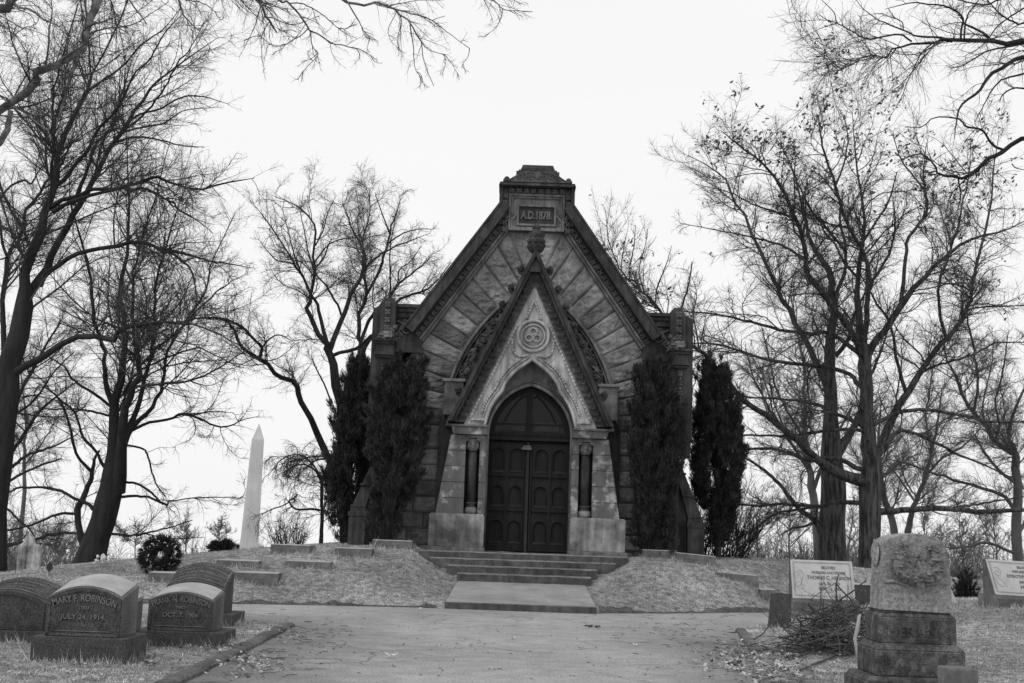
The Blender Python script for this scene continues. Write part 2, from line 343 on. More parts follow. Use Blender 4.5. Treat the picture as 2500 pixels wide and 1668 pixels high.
# ================================================================== GROUND, ROAD, WALK
def grid_lines(a, b, step, far, grow=1.35):
    c = list(np.arange(a, b+1e-6, step)); s = step; x = c[-1]
    while x < far: s *= grow; x += s; c.append(x)
    s = step; x = c[0]; l2 = []
    while x > -far: s *= grow; x -= s; l2.append(x)
    return np.array(l2[::-1]+c)
gx = grid_lines(-16, 16, .14, 2500); gy = grid_lines(8, 40, .14, 2500)
X, Y = np.meshgrid(gx, gy); Z = hgt(X, Y)
Wn = len(gx); idx = np.arange(len(gy)*Wn).reshape(len(gy), Wn)
Fq = np.stack([idx[:-1, :-1], idx[:-1, 1:], idx[1:, 1:], idx[1:, :-1]], -1).reshape(-1, 4)
g = link_mesh(np_mesh('ground', np.stack([X, Y, Z], -1).reshape(-1, 3), Fq), 'ground', M['soil'], smooth=True)
tagobj(g, kind='structure')
def strip_grid(Xa, Ya, z=0.0):
    n, m = Xa.shape; V = np.stack([Xa, Ya, np.full_like(Xa, z)+.006*np.sin(Xa*.7)*np.sin(Ya*.5)], -1).reshape(-1, 3)
    ix = np.arange(n*m).reshape(n, m); F_ = np.stack([ix[:-1, :-1], ix[:-1, 1:], ix[1:, 1:], ix[1:, :-1]], -1).reshape(-1, 4)
    return V, F_
# one carriageway: the approach and the cross drive share an edge
xs = np.concatenate([np.arange(-60, -6, 1.0), np.arange(-6, 9, .25), np.arange(9, 60, 1.0)])
t = np.linspace(0, 1, 12)[:, None]
V1, F1 = strip_grid(np.repeat(xs[None], 12, 0), Ned(xs)[None]*(1-t)+(Fed(xs)+.06)[None]*t)
tt = np.linspace(0, 1, 26)[None]
ys0 = np.linspace(-25, 1, 60)[:, None]
ysn = np.linspace(0, 1, 70)[:, None]
ylev = -25+44.2*ysn
XL = Led(ylev); XR = Red(ylev)
Xa = XL*(1-tt)+XR*tt
Xtop = -3.2*(1-tt)+3.9*tt; Ytop = Ned(Xtop)
Ya = np.repeat(ylev, 26, 1); Ya = np.where(Ya > 10, 10+(Ya-10)*(Ytop-10)/(19.2-10), Ya)
Xa = Led(Ya)*(1-tt)+Red(Ya)*tt
Xa[-1] = Xtop
V2, F2 = strip_grid(Xa, Ya)
road = link_mesh(np_mesh('road', np.concatenate([V1, V2]), np.concatenate([F1, F2+len(V1)])), 'road', M['road'], smooth=True)
tagobj(road, kind='structure')
# kerbs
def kerb(pts, name, w=.16, h=.10):
    P = cat(pts, 60); mb = MB(); prev = None
    A = []
    for i, p in enumerate(P):
        q = P[min(i+1, 59)]-P[max(i-1, 0)]; n = np.array([q[1], -q[0]]); n /= np.linalg.norm(n)
        j = .018*mnoise.noise(Vector((i*.5, 0, 3))); hh = h+.02*mnoise.noise(Vector((i*.35, 5, 3)))
        for o, z in ((-w+j, -.1), (-w+j, hh), (-.02+j, hh-.004), (0.015+j, hh-.03), (.02+j, -.1)):
            A.append((p[0]+n[0]*o, p[1]+n[1]*o, z))
    fs = [(5*i+k, 5*i+k+1, 5*i+k+6, 5*i+k+5) for i in range(59) for k in range(4)]+[(0, 1, 2, 3, 4), tuple(59*5+k for k in (4, 3, 2, 1, 0))]
    mb.add(A, fs); o = mb.build(name, M['kerb']); tagobj(o, kind='structure'); return o
kerb([(-3.25, 6), (-3.13, 10), (-3.1, 12.4), (-3.1, 13.4), (-3.14, 16), (-3.18, 18.2), (-3.2, 19.3)], 'kerb', w=.13, h=.065)
kerb([(3.97, 21.3), (3.88, 20.5), (3.77, 19.7), (3.66, 18.8), (3.55, 18.0), (3.46, 17.3)], 'kerb', w=.12, h=.07)
# concrete walk up to the steps, sloping, with a square front edge
mb = MB()
NWX, NWY = 24, 20
yy = np.linspace(24.6, 27.32, NWY); vs = []
for j, y in enumerate(yy):
    f = (y-24.6)/2.72; xa = -1.13+.13*f; xb = 1.83-.05*f; z = .13+.30*f
    for i in range(NWX): vs.append((xa+(xb-xa)*i/(NWX-1), y, z+.006*mnoise.noise(Vector((i*.6, y*2, 0)))))
fs = [(j*NWX+i, j*NWX+i+1, (j+1)*NWX+i+1, (j+1)*NWX+i) for j in range(NWY-1) for i in range(NWX-1)]
n0 = len(vs); vs += [(vs[i][0], 24.595, -.1) for i in range(NWX)]
fs += [(i, n0+i, n0+i+1, i+1) for i in range(NWX-1)]
n1 = len(vs); L_ = [j*NWX for j in range(NWY)]; vs += [(vs[k][0]-.002, vs[k][1], vs[k][2]-.3) for k in L_]; fs += [(L_[j], L_[j+1], n1+j+1, n1+j) for j in range(NWY-1)]
n2 = len(vs); L_ = [j*NWX+NWX-1 for j in range(NWY)]; vs += [(vs[k][0]+.002, vs[k][1], vs[k][2]-.3) for k in L_]; fs += [(L_[j], n2+j, n2+j+1, L_[j+1]) for j in range(NWY-1)]
mb.add(vs, fs); o = mb.build('path', M['walk']); tagobj(o, kind='structure')
mb = MB()   # broken dark front edge of the walk
vs = []
for i in range(60):
    x = -1.14+2.98*i/59; j = .012*mnoise.noise(Vector((x*6, 2, 0))); vs += [(x, 24.585+j, -.1), (x, 24.585+j, .115+j), (x, 24.61, .136)]
mb.add(vs, [(3*i+a, 3*i+a+3, 3*i+a+4, 3*i+a+1) for i in range(59) for a in range(2)]); o = mb.build('path_kerb', M['step']); tagobj(o, kind='structure')
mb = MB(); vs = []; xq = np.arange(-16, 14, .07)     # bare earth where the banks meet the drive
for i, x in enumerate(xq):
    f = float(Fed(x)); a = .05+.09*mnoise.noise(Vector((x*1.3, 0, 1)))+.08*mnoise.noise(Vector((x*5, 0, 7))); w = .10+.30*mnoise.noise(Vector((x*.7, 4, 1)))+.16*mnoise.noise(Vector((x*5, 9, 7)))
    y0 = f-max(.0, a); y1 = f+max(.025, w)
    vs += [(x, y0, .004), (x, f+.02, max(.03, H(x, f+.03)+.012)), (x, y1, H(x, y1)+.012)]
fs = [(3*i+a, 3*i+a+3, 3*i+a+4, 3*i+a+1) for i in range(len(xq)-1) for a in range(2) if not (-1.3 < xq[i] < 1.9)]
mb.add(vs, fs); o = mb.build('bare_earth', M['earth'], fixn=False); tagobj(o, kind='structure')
# steps
stp = thing('stone_steps', 'worn granite steps climbing from the concrete walk to the chapel doors', 'steps', (.45, 27.3, .42))
for k, (ya, yb, z0, z1, wl, wr) in enumerate([(27.3, 27.72, .2, .60, -1.47, 1.46), (27.64, 28.06, .4, .755, -1.72, 1.62), (27.98, 28.4, .5, .90, -2.13, 2.05), (28.3, 29.6, .6, 1.045, -2.40, 2.36)]):
    mb = MB(); n = 40; vs = []
    for i in range(n+1):
        x = wl+(wr-wl)*i/n; j = .012*mnoise.noise(Vector((x*3, k*7, 1))); q = .010*mnoise.noise(Vector((x*2, k*5, 9)))
        vs += [(x, ya-27.3+j, z0-.42), (x, ya-27.3+j, z1-.42-.02+q), (x, ya-27.3+.02+j, z1-.42+q), (x, yb-27.3, z1-.42+q*.3), (x, yb-27.3, z0-.42)]
    fs = [(5*i+a, 5*i+a+1, 5*i+a+6, 5*i+a+5) for i in range(n) for a in range(4)]+[(0, 1, 2, 3, 4), (5*n+4, 5*n+3, 5*n+2, 5*n+1, 5*n)]
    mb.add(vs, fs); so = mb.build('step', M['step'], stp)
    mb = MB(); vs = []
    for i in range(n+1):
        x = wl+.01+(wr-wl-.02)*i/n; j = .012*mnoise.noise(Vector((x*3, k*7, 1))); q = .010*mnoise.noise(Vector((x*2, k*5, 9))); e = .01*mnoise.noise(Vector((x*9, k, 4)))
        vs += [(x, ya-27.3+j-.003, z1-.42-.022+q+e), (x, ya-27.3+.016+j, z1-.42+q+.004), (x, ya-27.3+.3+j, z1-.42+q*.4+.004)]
    mb.add(vs, [(3*i+a, 3*i+a+3, 3*i+a+4, 3*i+a+1) for i in range(n) for a in range(2)]); mb.build('tread_highlight', M['tread'], so, fixn=False)  # pale strip along each tread edge: highlight painted into the stone colour
# ================================================================== CHAPEL   (local: u across, v depth, w up)
CH = thing('chapel', 'small Gothic stone chapel with a steep gable dated A.D.1878.', 'chapel', (.5, 30, 1.03))
SL = 1.43
def rin(u): return 7.95-SL*(abs(u)-.69)
def rout(u): return 8.60-SL*(abs(u)-.90)
# backing wall behind everything, side walls, roof
mb = MB(); mb.prism([(-3.5, -.3), (3.5, -.3), (3.5, 4.9), (.6, 8.6), (-.6, 8.6), (-3.5, 4.9)], .36, .7)
mb.box(-3.5, -3.1, .7, 10, -1.5, 5.6); mb.box(3.1, 3.5, .7, 10, -1.5, 5.6); mb.prism([(-3.09, -1.5), (3.09, -1.5), (3.09, 5.2), (0, 9), (-3.09, 5.2)], 9.6, 9.99)
mb.build('back_wall', M['dark'], CH)
mb = MB(); mb.prism([(-3.6, 5.3), (-3.3, 5.62), (0, 8.9), (3.3, 5.62), (3.6, 5.3), (0, 8.62)], .72, 10.2); mb.build('roof', M['slate'], CH)
# rock-faced wall: courses below the spring, radiating voussoirs above
CC, RR_, WS = 1.96, 4.11, 3.0
mb = MB(); rg = random.Random(3)
for s in (-1, 1):
    w = -.25
    row = 0
    while w < WS-.05:
        h = .385 if w > 0 else .36; w1 = min(WS, w+h)
        if WS-w1 < .2: w1 = WS
        cuts = [3.42, 2.83+rg.uniform(-.15, .2), 2.15] if row % 2 else [3.42, 2.6+rg.uniform(-.1, .2), 2.15]
        for a, b in zip(cuts[:-1], cuts[1:]):
            q = [(s*a, w), (s*b, w), (s*b, w1), (s*a, w1)]
            if s > 0: q = [q[1], q[0], q[3], q[2]]
            mb.rock(q, 0, .34, .10, 14, 8, rg.random()*50)
        w = w1; row += 1
def outer(c, th):   # ray from (c,WS) on the left side, angle th from -u
    dx, dw = -math.cos(th), math.sin(th)
    t1 = (c+3.42)/math.cos(th) if math.cos(th) > 1e-6 else 99
    # rake: w=7.95-SL*(-u-.69)
    t2 = (7.95+SL*.69+SL*c-WS)/(dw-SL*dx) if (dw-SL*dx) > 0 else 99
    t2 = ((7.95+SL*.69)-WS+SL*c)/(dw+SL*(-dx)) if True else t2
    t3 = (7.93-WS)/dw if dw > 1e-6 else 99
    t = min(t1, t2, t3); return (c+dx*t, WS+dw*t)
angs = [0, 5.2, 10.8, 16.2, 21.6, 26.6, 31.8, 36.8, 41.4, 46.4, 51.8, 57.2]
for s in (-1, 1):
    for k in range(len(angs)):
        a0 = R(angs[k]); last = k == len(angs)-1
        a1 = R(angs[k+1]) if not last else math.acos(CC/RR_)
        i0 = (CC-RR_*math.cos(a0), WS+RR_*math.sin(a0)); i1 = (CC-RR_*math.cos(a1), WS+RR_*math.sin(a1))
        o0 = outer(CC, a0); o1 = outer(CC, a1)
        qs = [[o0, i0, i1, o1]]
        if last:
            iA = (CC-RR_*math.cos(R(60.2)), WS+RR_*math.sin(R(60.2))); cn = (-.70, 7.95)
            qs = [[o0, i0, iA, cn], [cn, iA, (-.003, i1[1]), (-.003, 7.95)]]
        for q in qs:
            if s > 0: q = [(-q[1][0], q[1][1]), (-q[0][0], q[0][1]), (-q[3][0], q[3][1]), (-q[2][0], q[2][1])]
            mb.rock(q, 0, .34, .105, 22, 11, rg.random()*50)
mb.build('rock_wall', M['rock'], CH)
# great arch mouldings
def garc(r, n=30, a0=0, a1=None):
    a1 = a1 or math.acos(CC/r)
    return [(CC-r*math.cos(a0+(a1-a0)*i/(n-1)), WS+r*math.sin(a0+(a1-a0)*i/(n-1))) for i in range(n)]
mb = MB()
for r, v, rad in ((4.08, -.03, .045), (4.01, .03, .024)):
    L_ = [(CC-r, 0), (CC-r, 1.5)]+garc(r); R_ = mirror(L_)[::-1]
    mb.tube([(p[0], v, p[1]) for p in L_+R_], rad, 8)
mb.build('arch_moulding', M['panel'], CH, smooth=True)
mb = MB(); L_ = garc(4.05, 24); mb.prism([(-2.05, 0)]+L_+mirror(L_)[::-1]+[(2.05, 0)], .13, .30); mb.build('arch_recess', M['dark'], CH)
# carved foliage in the hollow of the great arch
mb = MB(); k = 0
for s in (-1, 1):
    for i in range(15):
        a = R(13+i*3.2); r = 3.76+.05*(i % 2)
        u = (CC-r*math.cos(a))*s; w = WS+r*math.sin(a)
        mb.lump((u, .06, w), .15, seed=i+s, amp=.9, n=12, m=9, f=4)
        mb.lump((u+s*.16*(1 if i % 2 else -.6), .08, w+.1), .10, seed=i*3+s, amp=.9, n=9, m=7, f=4)
        mb.flower((u-.1*s, -.02, w-.06), .10)
        mb.tube([(u-.1*s, .22, w-.1), (u-.02*s, .14, w), (u+.09*s, .18, w+.06), (u+.15*s, .24, w-.02)], [.03, .025, .02, .008], 5)
    L_ = garc(3.56, 24, R(10)); mb.tube([(p[0]*-s, .1, p[1]) for p in L_], .03, 6)
mb.build('arch_foliage', M['carve'], CH)
# portal kneelers standing in the arch
for s in (-1, 1):
    mb = MB(); a, b = sorted((s*1.62, s*2.08)); mb.box(a, b, -.7, .35, 3.2, 4.0)
    a, b = sorted((s*1.58, s*2.13)); mb.box(a, b, -.75, .35, 4.0, 4.07)
    a, b = sorted((s*1.72, s*2.04)); mb.box(a, b, -.45, .35, 2.95, 3.2, .05)
    a, b = sorted((s*1.7, s*2.02)); mb.box(a, b, -.1, .35, 0, 2.95)
    mb.build('kneeler', M['pier'], CH, bevel=.012)
# gable coping: flat outer band, hollow with rosettes, inner roll
for s in (-1, 1):
    mb = MB()
    ang = math.atan(SL); nx_, nw_ = math.sin(ang), math.cos(ang)   # outward normal for the right side
    def off(u, w, d): return (s*(u-nx_*d), w-nw_*d)
    e0 = (.90, rout(.90)); e1 = (3.16, rout(3.16))
    mb.band([off(*e0, 0), off(*e1, 0)], [off(*e0, .27), off(*e1, .27)], -.42, .4)
    mb.band([off(e0[0], e0[1], .02), off(e1[0], e1[1], .02)], [off(e0[0], e0[1], .06), off(e1[0], e1[1], .06)], -.45, -.42)
    mb.band([off(e0[0], e0[1], .25), off(e1[0], e1[1], .25)], [off(e0[0], e0[1], .29), off(e1[0], e1[1], .29)], -.46, -.3)
    for k in range(1, 4):     # joints
        pass
    mb.build('gable_coping', M['dark'], CH, bevel=.01)
    mb = MB()
    mb.band([off(*e0, .27), off(*e1, .27)], [off(*e0, .47), off(*e1, .47)], -.13, .3)
    mb.build('coping_cove', M['carve'], CH); mb = MB()
    n = 25
    for i in range(n):
        f = (i+.5)/n; u = e0[0]+(e1[0]-e0[0])*f; w = e0[1]+(e1[1]-e0[1])*f; p = off(u, w, .375)
        mb.flower((p[0], -.19, p[1]), .082, u=Vector((s*nw_, 0, -nx_)))
    mb.build('rosette_band', M['rosette'], CH)
    mb = MB()
    for d, v, rr in ((.49, -.17, .028), (.555, -.11, .024)):
        a = off(e0[0]-.12, e0[1]+.12*SL-.25, d); b = off(e1[0], e1[1], d); a = off(e0[0], e0[1], d)
        mb.tube([(a[0], v, a[1]), (b[0], v, b[1])], rr, 8)
    mb.band([off(*e0, .47), off(*e1, .47)], [off(*e0, .585), off(*e1, .585)], -.11, .2)
    mb.build('coping_roll', M['panel'], CH, smooth=False)
# date stone block at the apex
mb = MB()
mb.box(-.69, .69, -.12, .4, 7.93, 8.82)
mb.ring(-.70, .70, 7.90, 8.84, .055, -.22, -.12); mb.ring(-.64, .64, 7.96, 8.78, .045, -.18, -.12)
mb.build('date_panel', M['panel'], CH, bevel=.008)
mb = MB(); mb.ring(-.49, .49, 8.03, 8.57, .05, -.20, -.12); mb.build('plaque_frame', M['panel'], CH, bevel=.006)
mb = MB(); mb.box(-.44, .44, -.135, -.1, 8.08, 8.52); mb.build('plaque', M['dark'], CH)
vs, fs = text_mesh('A.D.1878.', .27, .02, bold=.010, xs=.70)
mb = MB(); mb.add([(x, -.155-z, y+8.30) for x, y, z in vs], fs); mb.build('date_lettering', M['rosette'], CH, fixn=False)
mb = MB()
for s in (-1, 1):
    a, b = sorted((s*.70, s*.86)); mb.box(a, b, -.16, .4, 7.85, 9.0)
mb.box(-.7, .7, -.16, .4, 8.84, 9.02)
mb.build('hood_cove', M['carve'], CH); mb = MB()
def rosette(c_, r_): q_ = MB(); q_.flower(c_, r_); q_.build('rosette', M['rosette'], CH)
for i in range(8): rosette((-.63+i*.18, -.24, 8.91), .08)
for s in (-1, 1):
    for i in range(6): rosette((s*.79, -.24, 8.76-i*.17), .078)
mb = MB()
mb.box(-.96, .96, -.42, .45, 9.0, 9.09, .03, .03)
mb.box(-.90, .90, -.36, .45, 8.985, 9.0)
for s in (-1, 1):
    a, b = sorted((s*.855, s*.94)); mb.box(a, b, -.30, .45, 8.02, 8.985)
mb.build('hood', M['dark'], CH, bevel=.012)
mb = MB()
mb.box(-.54, .54, -.25, .45, 9.09, 9.42); mb.box(-.48, .48, -.2, .4, 9.42, 9.47); mb.box(-.43, .43, -.17, .37, 9.47, 9.51); mb.box(-.42, .42, -.16, .36, 9.51, 9.62, .04, .04)
mb.build('cap_block', M['dark'], CH, bevel=.012)
mb = MB()   # scrolled crest
cr_prof = [(-.86, 9.09), (-.84, 9.16), (-.76, 9.2), (-.68, 9.15), (-.58, 9.19), (-.45, 9.29), (-.3, 9.35), (-.12, 9.33), (0, 9.37)]
full = cr_prof+[(-p[0], p[1]) for p in cr_prof[:-1]][::-1]
mb.prism(full, -.42, -.26)
def spiral(mb, cx, cw, v, r0, turns, rad, s=1, st=0):
    pts = []; n = 22
    for i in range(n):
        f = i/(n-1); a = st+turns*2*math.pi*f; r = r0*(1-.8*f); pts.append((cx+s*r*math.cos(a), v, cw+r*math.sin(a)))
    mb.tube(pts, [rad*(1-.5*i/(n-1)) for i in range(n)], 5)
for s in (-1, 1):
    spiral(mb, s*.76, 9.145, -.43, .06, 1.4, .018, s); spiral(mb, s*.33, 9.24, -.43, .09, 1.6, .024, s); spiral(mb, s*.16, 9.2, -.43, .07, 1.5, .02, -s)
    spiral(mb, s*.5, 9.18, -.43, .06, 1.5, .02, -s)
    mb.tube([(s*.86, -.43, 9.12), (s*.7, -.43, 9.13), (s*.5, -.43, 9.26), (s*.3, -.43, 9.34), (s*.1, -.43, 9.32)], .016, 5)
mb.lump((0, -.43, 9.22), .055, sz=1.4, amp=.1)
mb.build('crest', M['carve'], CH)
# corner turrets and buttresses
for s in (-1, 1):
    def bx(mb, a, b, *r, **k):
        a, b = sorted((s*a, s*b)); return mb.box(a, b, *r, **k)
    mb = MB()
    bx(mb, 3.36, 3.72, -.46, .5, 5.02, 5.9); bx(mb, 3.40, 3.69, -.44, .48, 5.9, 6.05, .03, .03)
    bx(mb, 3.36, 3.88, -.38, .5, 2.4, 4.62); bx(mb, 3.36, 3.80, -.42, .5, 4.70, 4.96)
    mb.prism([(s*3.72, 3.1), (s*3.93, 2.85), (s*3.93, 5.78), (s*3.83, 5.84), (s*3.72, 5.9)], -.30, 1.2)
    mb.prism([(s*3.66, 3.35), (s*3.935, 2.85), (s*3.80, 2.45), (s*3.6, 2.4)], -.32, .2)
    bx(mb, 3.36, 3.62, -.36, .5, -.2, 2.4)
    mb.build('corner_pier', M['dark'], CH, bevel=.014)
    mb = MB(); bx(mb, 3.33, 3.87, -.52, .5, 4.96, 5.02); bx(mb, 3.35, 3.83, -.48, .5, 4.90, 4.96); bx(mb, 3.33, 3.83, -.5, .5, 4.62, 4.70)
    bx(mb, 3.35, 3.78, -.46, .5, 4.56, 4.62); mb.build('string_course', M['dark'], CH, bevel=.012)
    mb = MB(); bx(mb, 2.7, 3.4, -.3, .4, 5.84, 5.93); bx(mb, 2.75, 3.4, -.24, .4, 5.74, 5.84); bx(mb, 2.8, 3.4, -.2, .4, 5.6, 5.74)
    mb.build('side_cornice', M['dark'], CH, bevel=.012)
    mb = MB(); bx(mb, 2.72, 3.37, -.15, .4, 4.75, 5.62); mb.build('kneeler_panel', M['dark'], CH)
    mb = MB()
    for i in range(5): rosette((s*3.55, -.50, 5.86-i*.19), .085)
    for i in range(7): mb.flower((s*3.60, -.41, 4.42-i*.24), .08); mb.lump((s*3.6, -.39, 4.30-i*.24), .05, seed=i, amp=.6)
    mb.build('carved_string', M['rosette'], CH); mb = MB()
    spiral(mb, s*3.12, 5.32, -.17, .15, 1.5, .03, s, 1); spiral(mb, s*3.3, 5.14, -.17, .1, 1.5, .025, -s)
    mb.tube([(s*3.34, -.17, 5.52), (s*3.22, -.17, 5.46), (s*3.15, -.17, 5.55), (s*3.05, -.17, 5.48), (s*2.92, -.17, 5.4)], .022, 5)
    mb.tube([(s*3.32, -.17, 5.2), (s*3.2, -.17, 5.42), (s*3.0, -.17, 5.44), (s*2.85, -.17, 5.3)], .028, 5)
    for i in range(7): mb.lump((s*(3.36+.05*(i % 3)), -.2-.24*(i > 3), 5.02+.05*i), .055, seed=i+9, amp=.8, n=8, m=6)
    mb.lump((s*3.55, -.49, 5.1), .1, seed=4, amp=.9, sx=1.6, n=10, m=8, f=4)
    mb.build('scroll_carving', M['rosette'], CH)
    mb = MB()
    P_ = [(3.42, 2.5), (3.56, 2.5), (4.20, .95), (3.86, .95)]
    for k in range(3):     # three sloping stones with weathering lips
        a0, a1 = k/3, (k+1)/3-.012
        f = lambda a: ((P_[1][0]+(P_[2][0]-P_[1][0])*a), P_[1][1]+(P_[2][1]-P_[1][1])*a)
        gq = lambda a: ((P_[0][0]+(P_[3][0]-P_[0][0])*a), P_[0][1]+(P_[3][1]-P_[0][1])*a)
        A, B, Cc, D = gq(a0), f(a0), f(a1), gq(a1)
        mb.prism([(s*A[0], A[1]), (s*B[0], B[1]), (s*Cc[0], Cc[1]), (s*D[0], D[1])], -.34+.01*k, .3)
        mb.prism([(s*D[0], D[1]+.03), (s*(Cc[0]+.03), Cc[1]+.03), (s*(Cc[0]+.03), Cc[1]-.02), (s*D[0], D[1]-.02)], -.37, .3)
    bx(mb, 3.84, 4.22, -.38, .35, .84, .94); bx(mb, 3.82, 4.26, -.42, .4, .73, .85); bx(mb, 3.84, 4.24, -.40, .4, -.6, .74)
    mb.prism([(s*3.3, -.6), (s*3.9, -.6), (s*3.9, 1.1), (s*3.5, 2.45), (s*3.3, 2.45)], -.16, .45)
    mb.build('buttress', M['dark'], CH, bevel=.01)
# ---------------- portal
def og(n=40):   # half outline of the front opening, foot -> apex (right side)
    return cat([(1.08, 2.93), (1.03, 3.16), (.95, 3.40), (.82, 3.62), (.70, 3.78), (.62, 3.98), (.44, 4.22), (.22, 4.40), (0, 4.56)], n)
PS = 2.17
def pg(w, d=0): return max(0.0, (7.22-w)/PS-d)
def pline(d, w0, w1, n):   # line on the portal gable at horizontal inset d
    return [(pg(w0+(w1-w0)*i/(n-1), d), w0+(w1-w0)*i/(n-1)) for i in range(n)]
apx = lambda d: 7.22-d*PS
TD = .40
inn = og(40); outl = pline(TD, 2.93, apx(TD), 40)
for_m = lambda P, s: [(p[0]*s, p[1]) for p in P]
for s in (-1, 1):
    mb = MB(); mb.band(for_m(inn, s), for_m(outl, s), -1.08, -.1); mb.build('tympanum', M['pale'], CH)
    mb = MB()
    mb.band(for_m(pline(0, 3.0, apx(0), 8), s), for_m(pline(.10, 3.0, apx(.10), 8), s), -1.40, -.3)
    mb.band(for_m(pline(.10, 3.0, apx(.10), 8), s), for_m(pline(.17, 3.0, apx(.17), 8), s), -1.34, -.3)
    mb.build('portal_coping', M['dark'], CH, bevel=.008)
    mb = MB(); mb.band(for_m(pline(.17, 3.0, apx(.17), 8), s), for_m(pline(.40, 3.0, apx(.40), 8), s), -1.14, -.3)
    n = 24
    for i in range(n):
        w = 3.06+(6.5-3.06)*i/n; dw = (6.5-3.06)/n
        a = (pg(w, .18)*s, w); b = (pg(w+dw*.5, .38)*s, w+dw*.5); c2 = (pg(w+dw, .18)*s, w+dw)
        mid = ((a[0]+b[0]+c2[0])/3, (a[1]+b[1]+c2[1])/3)
        mb.add([(a[0], -1.14, a[1]), (b[0], -1.14, b[1]), (c2[0], -1.14, c2[1]), (mid[0], -1.24, mid[1])], [(0, 1, 3), (1, 2, 3), (2, 0, 3)])
        mb.tube([(a[0], -1.17, a[1]), (b[0], -1.17, b[1]), (c2[0], -1.17, c2[1])], .014, 4)
    mb.build('zigzag_band', M['carve'], CH)
    # rope mouldings
    mb = MB()
    def rope(P, r=.024, v=-1.11):
        pts = cat(P, max(6, int(len(P)*3)))
        mb.tube([(p[0]*s, v, p[1]) for p in pts], r, 6)
        L_ = 0
        for a, b in zip(pts[:-1], pts[1:]):
            L_ += np.linalg.norm(b-a)
            if L_ > .06: mb.lump((b[0]*s, v-.008, b[1]), r*1.5, amp=0, n=6, m=4); L_ = 0
    rope([(pg(w, .47), w) for w in np.linspace(3.1, 5.35, 9)])
    rope([(pg(5.75, .55), 5.75), (pg(5.95, .47), 5.5), (pg(5.5, .72), 5.5)]) if 0 else None
    rope([(p[0]+.12, p[1]+.10) for p in og(10)[1:9]])
    rope([(1.14, 3.07), (1.42, 3.07)])
    rope([(.49, 4.97), (.47, 4.75), (.33, 4.62), (.14, 4.63)])
    rope([(.06, 4.70), (.3, 4.55), (.5, 4.3)]) if 0 else None
    rope([(.02, 5.93), (.16, 5.57)])
    for c_ in ((.49, 4.99), (.12, 4.64), (1.12, 3.07), (.02, 5.95), (.17, 5.55), (.79, 4.02)): mb.lump((c_[0]*s, -1.1, c_[1]), .042, amp=0)
    mb.tube([(s*.52, -1.085, 4.62), (s*.36, -1.085, 4.42), (s*.62, -1.085, 4.14), (s*.52, -1.085, 4.62)], .014, 5)
    mb.tube([(p[0]*s, -1.09, p[1]) for p in og(24)], .042, 6)
    mb.tube([((p[0]+.075)*s, -1.10, p[1]+.055) for p in og(24)], .02, 5)
    mb.build('rope_moulding', M['pale'], CH, smooth=True)
mb = MB()
def torus(mb, cx, cw, v, r, t, n=28): mb.tube([(cx+r*math.cos(2*math.pi*i/n), v, cw+r*math.sin(2*math.pi*i/n)) for i in range(n)], t, 6, closed=True)
mb.prism([(.30*math.cos(a), 5.11+.30*math.sin(a)) for a in np.linspace(0, 2*math.pi, 28, endpoint=False)], -1.10, -1.05)
torus(mb, 0, 5.11, -1.12, .37, .04); torus(mb, 0, 5.11, -1.12, .27, .022)
for k in range(3):
    a = math.pi/2+k*2*math.pi/3; torus(mb, .105*math.cos(a), 5.11+.105*math.sin(a), -1.135, .082, .026, 16)
for i in range(34):
    a = 2*math.pi*i/34; mb.lump((.37*math.cos(a), -1.115, 5.11+.37*math.sin(a)), .026, amp=0, n=6, m=4)
mb.tube([(-.2, -1.1, 5.52), (.2, -1.1, 5.52)], .014, 5)
mb.build('trefoil_medallion', M['pale'], CH, smooth=True)
# crockets and finial
k = 0
for s in (-1, 1):
    for w in (6.68, 6.22, 5.80, 5.35, 4.9, 4.5, 4.1, 3.7):
        u = (pg(w)+.05)*s; k += 1; mb = MB()
        mb.lump((u+.05*s, -1.1, w+.05), .085, seed=k, amp=.7, n=12, m=9, f=4)
        mb.tube([(u-.03*s, -1.1, w-.1), (u+.07*s, -1.1, w-.03), (u+.11*s, -1.12, w+.06), (u+.03*s, -1.15, w+.10)], [.04, .045, .035, .02], 6)
        mb.build('crocket', M['dark'], CH)
mb = MB()
mb.box(-.14, .14, -1.38, -1.0, 6.62, 6.86, .02, .02); mb.lathe([(.13, 6.86), (.10, 6.92), (.085, 7.05), (.10, 7.12)], 0, -1.2, 12)
mb.lathe([(.09, 7.10), (.17, 7.16), (.20, 7.24), (.18, 7.32), (.215, 7.36), (.215, 7.42), (.18, 7.46), (.16, 7.54), (.115, 7.63), (.075, 7.70), (.085, 7.76), (.05, 7.82), (.02, 7.84)], 0, -1.2, 16)
for rr, w, n, sz in ((.17, 7.27, 9, .055), (.15, 7.53, 7, .05), (.07, 7.74, 5, .04)):
    for i in range(n):
        a = 2*math.pi*i/n; mb.lump((rr*math.cos(a), -1.2+rr*math.sin(a), w), sz, seed=i, amp=.7, n=8, m=6, f=4, sz=1.3)
mb.build('finial', M['dark'], CH, smooth=False)
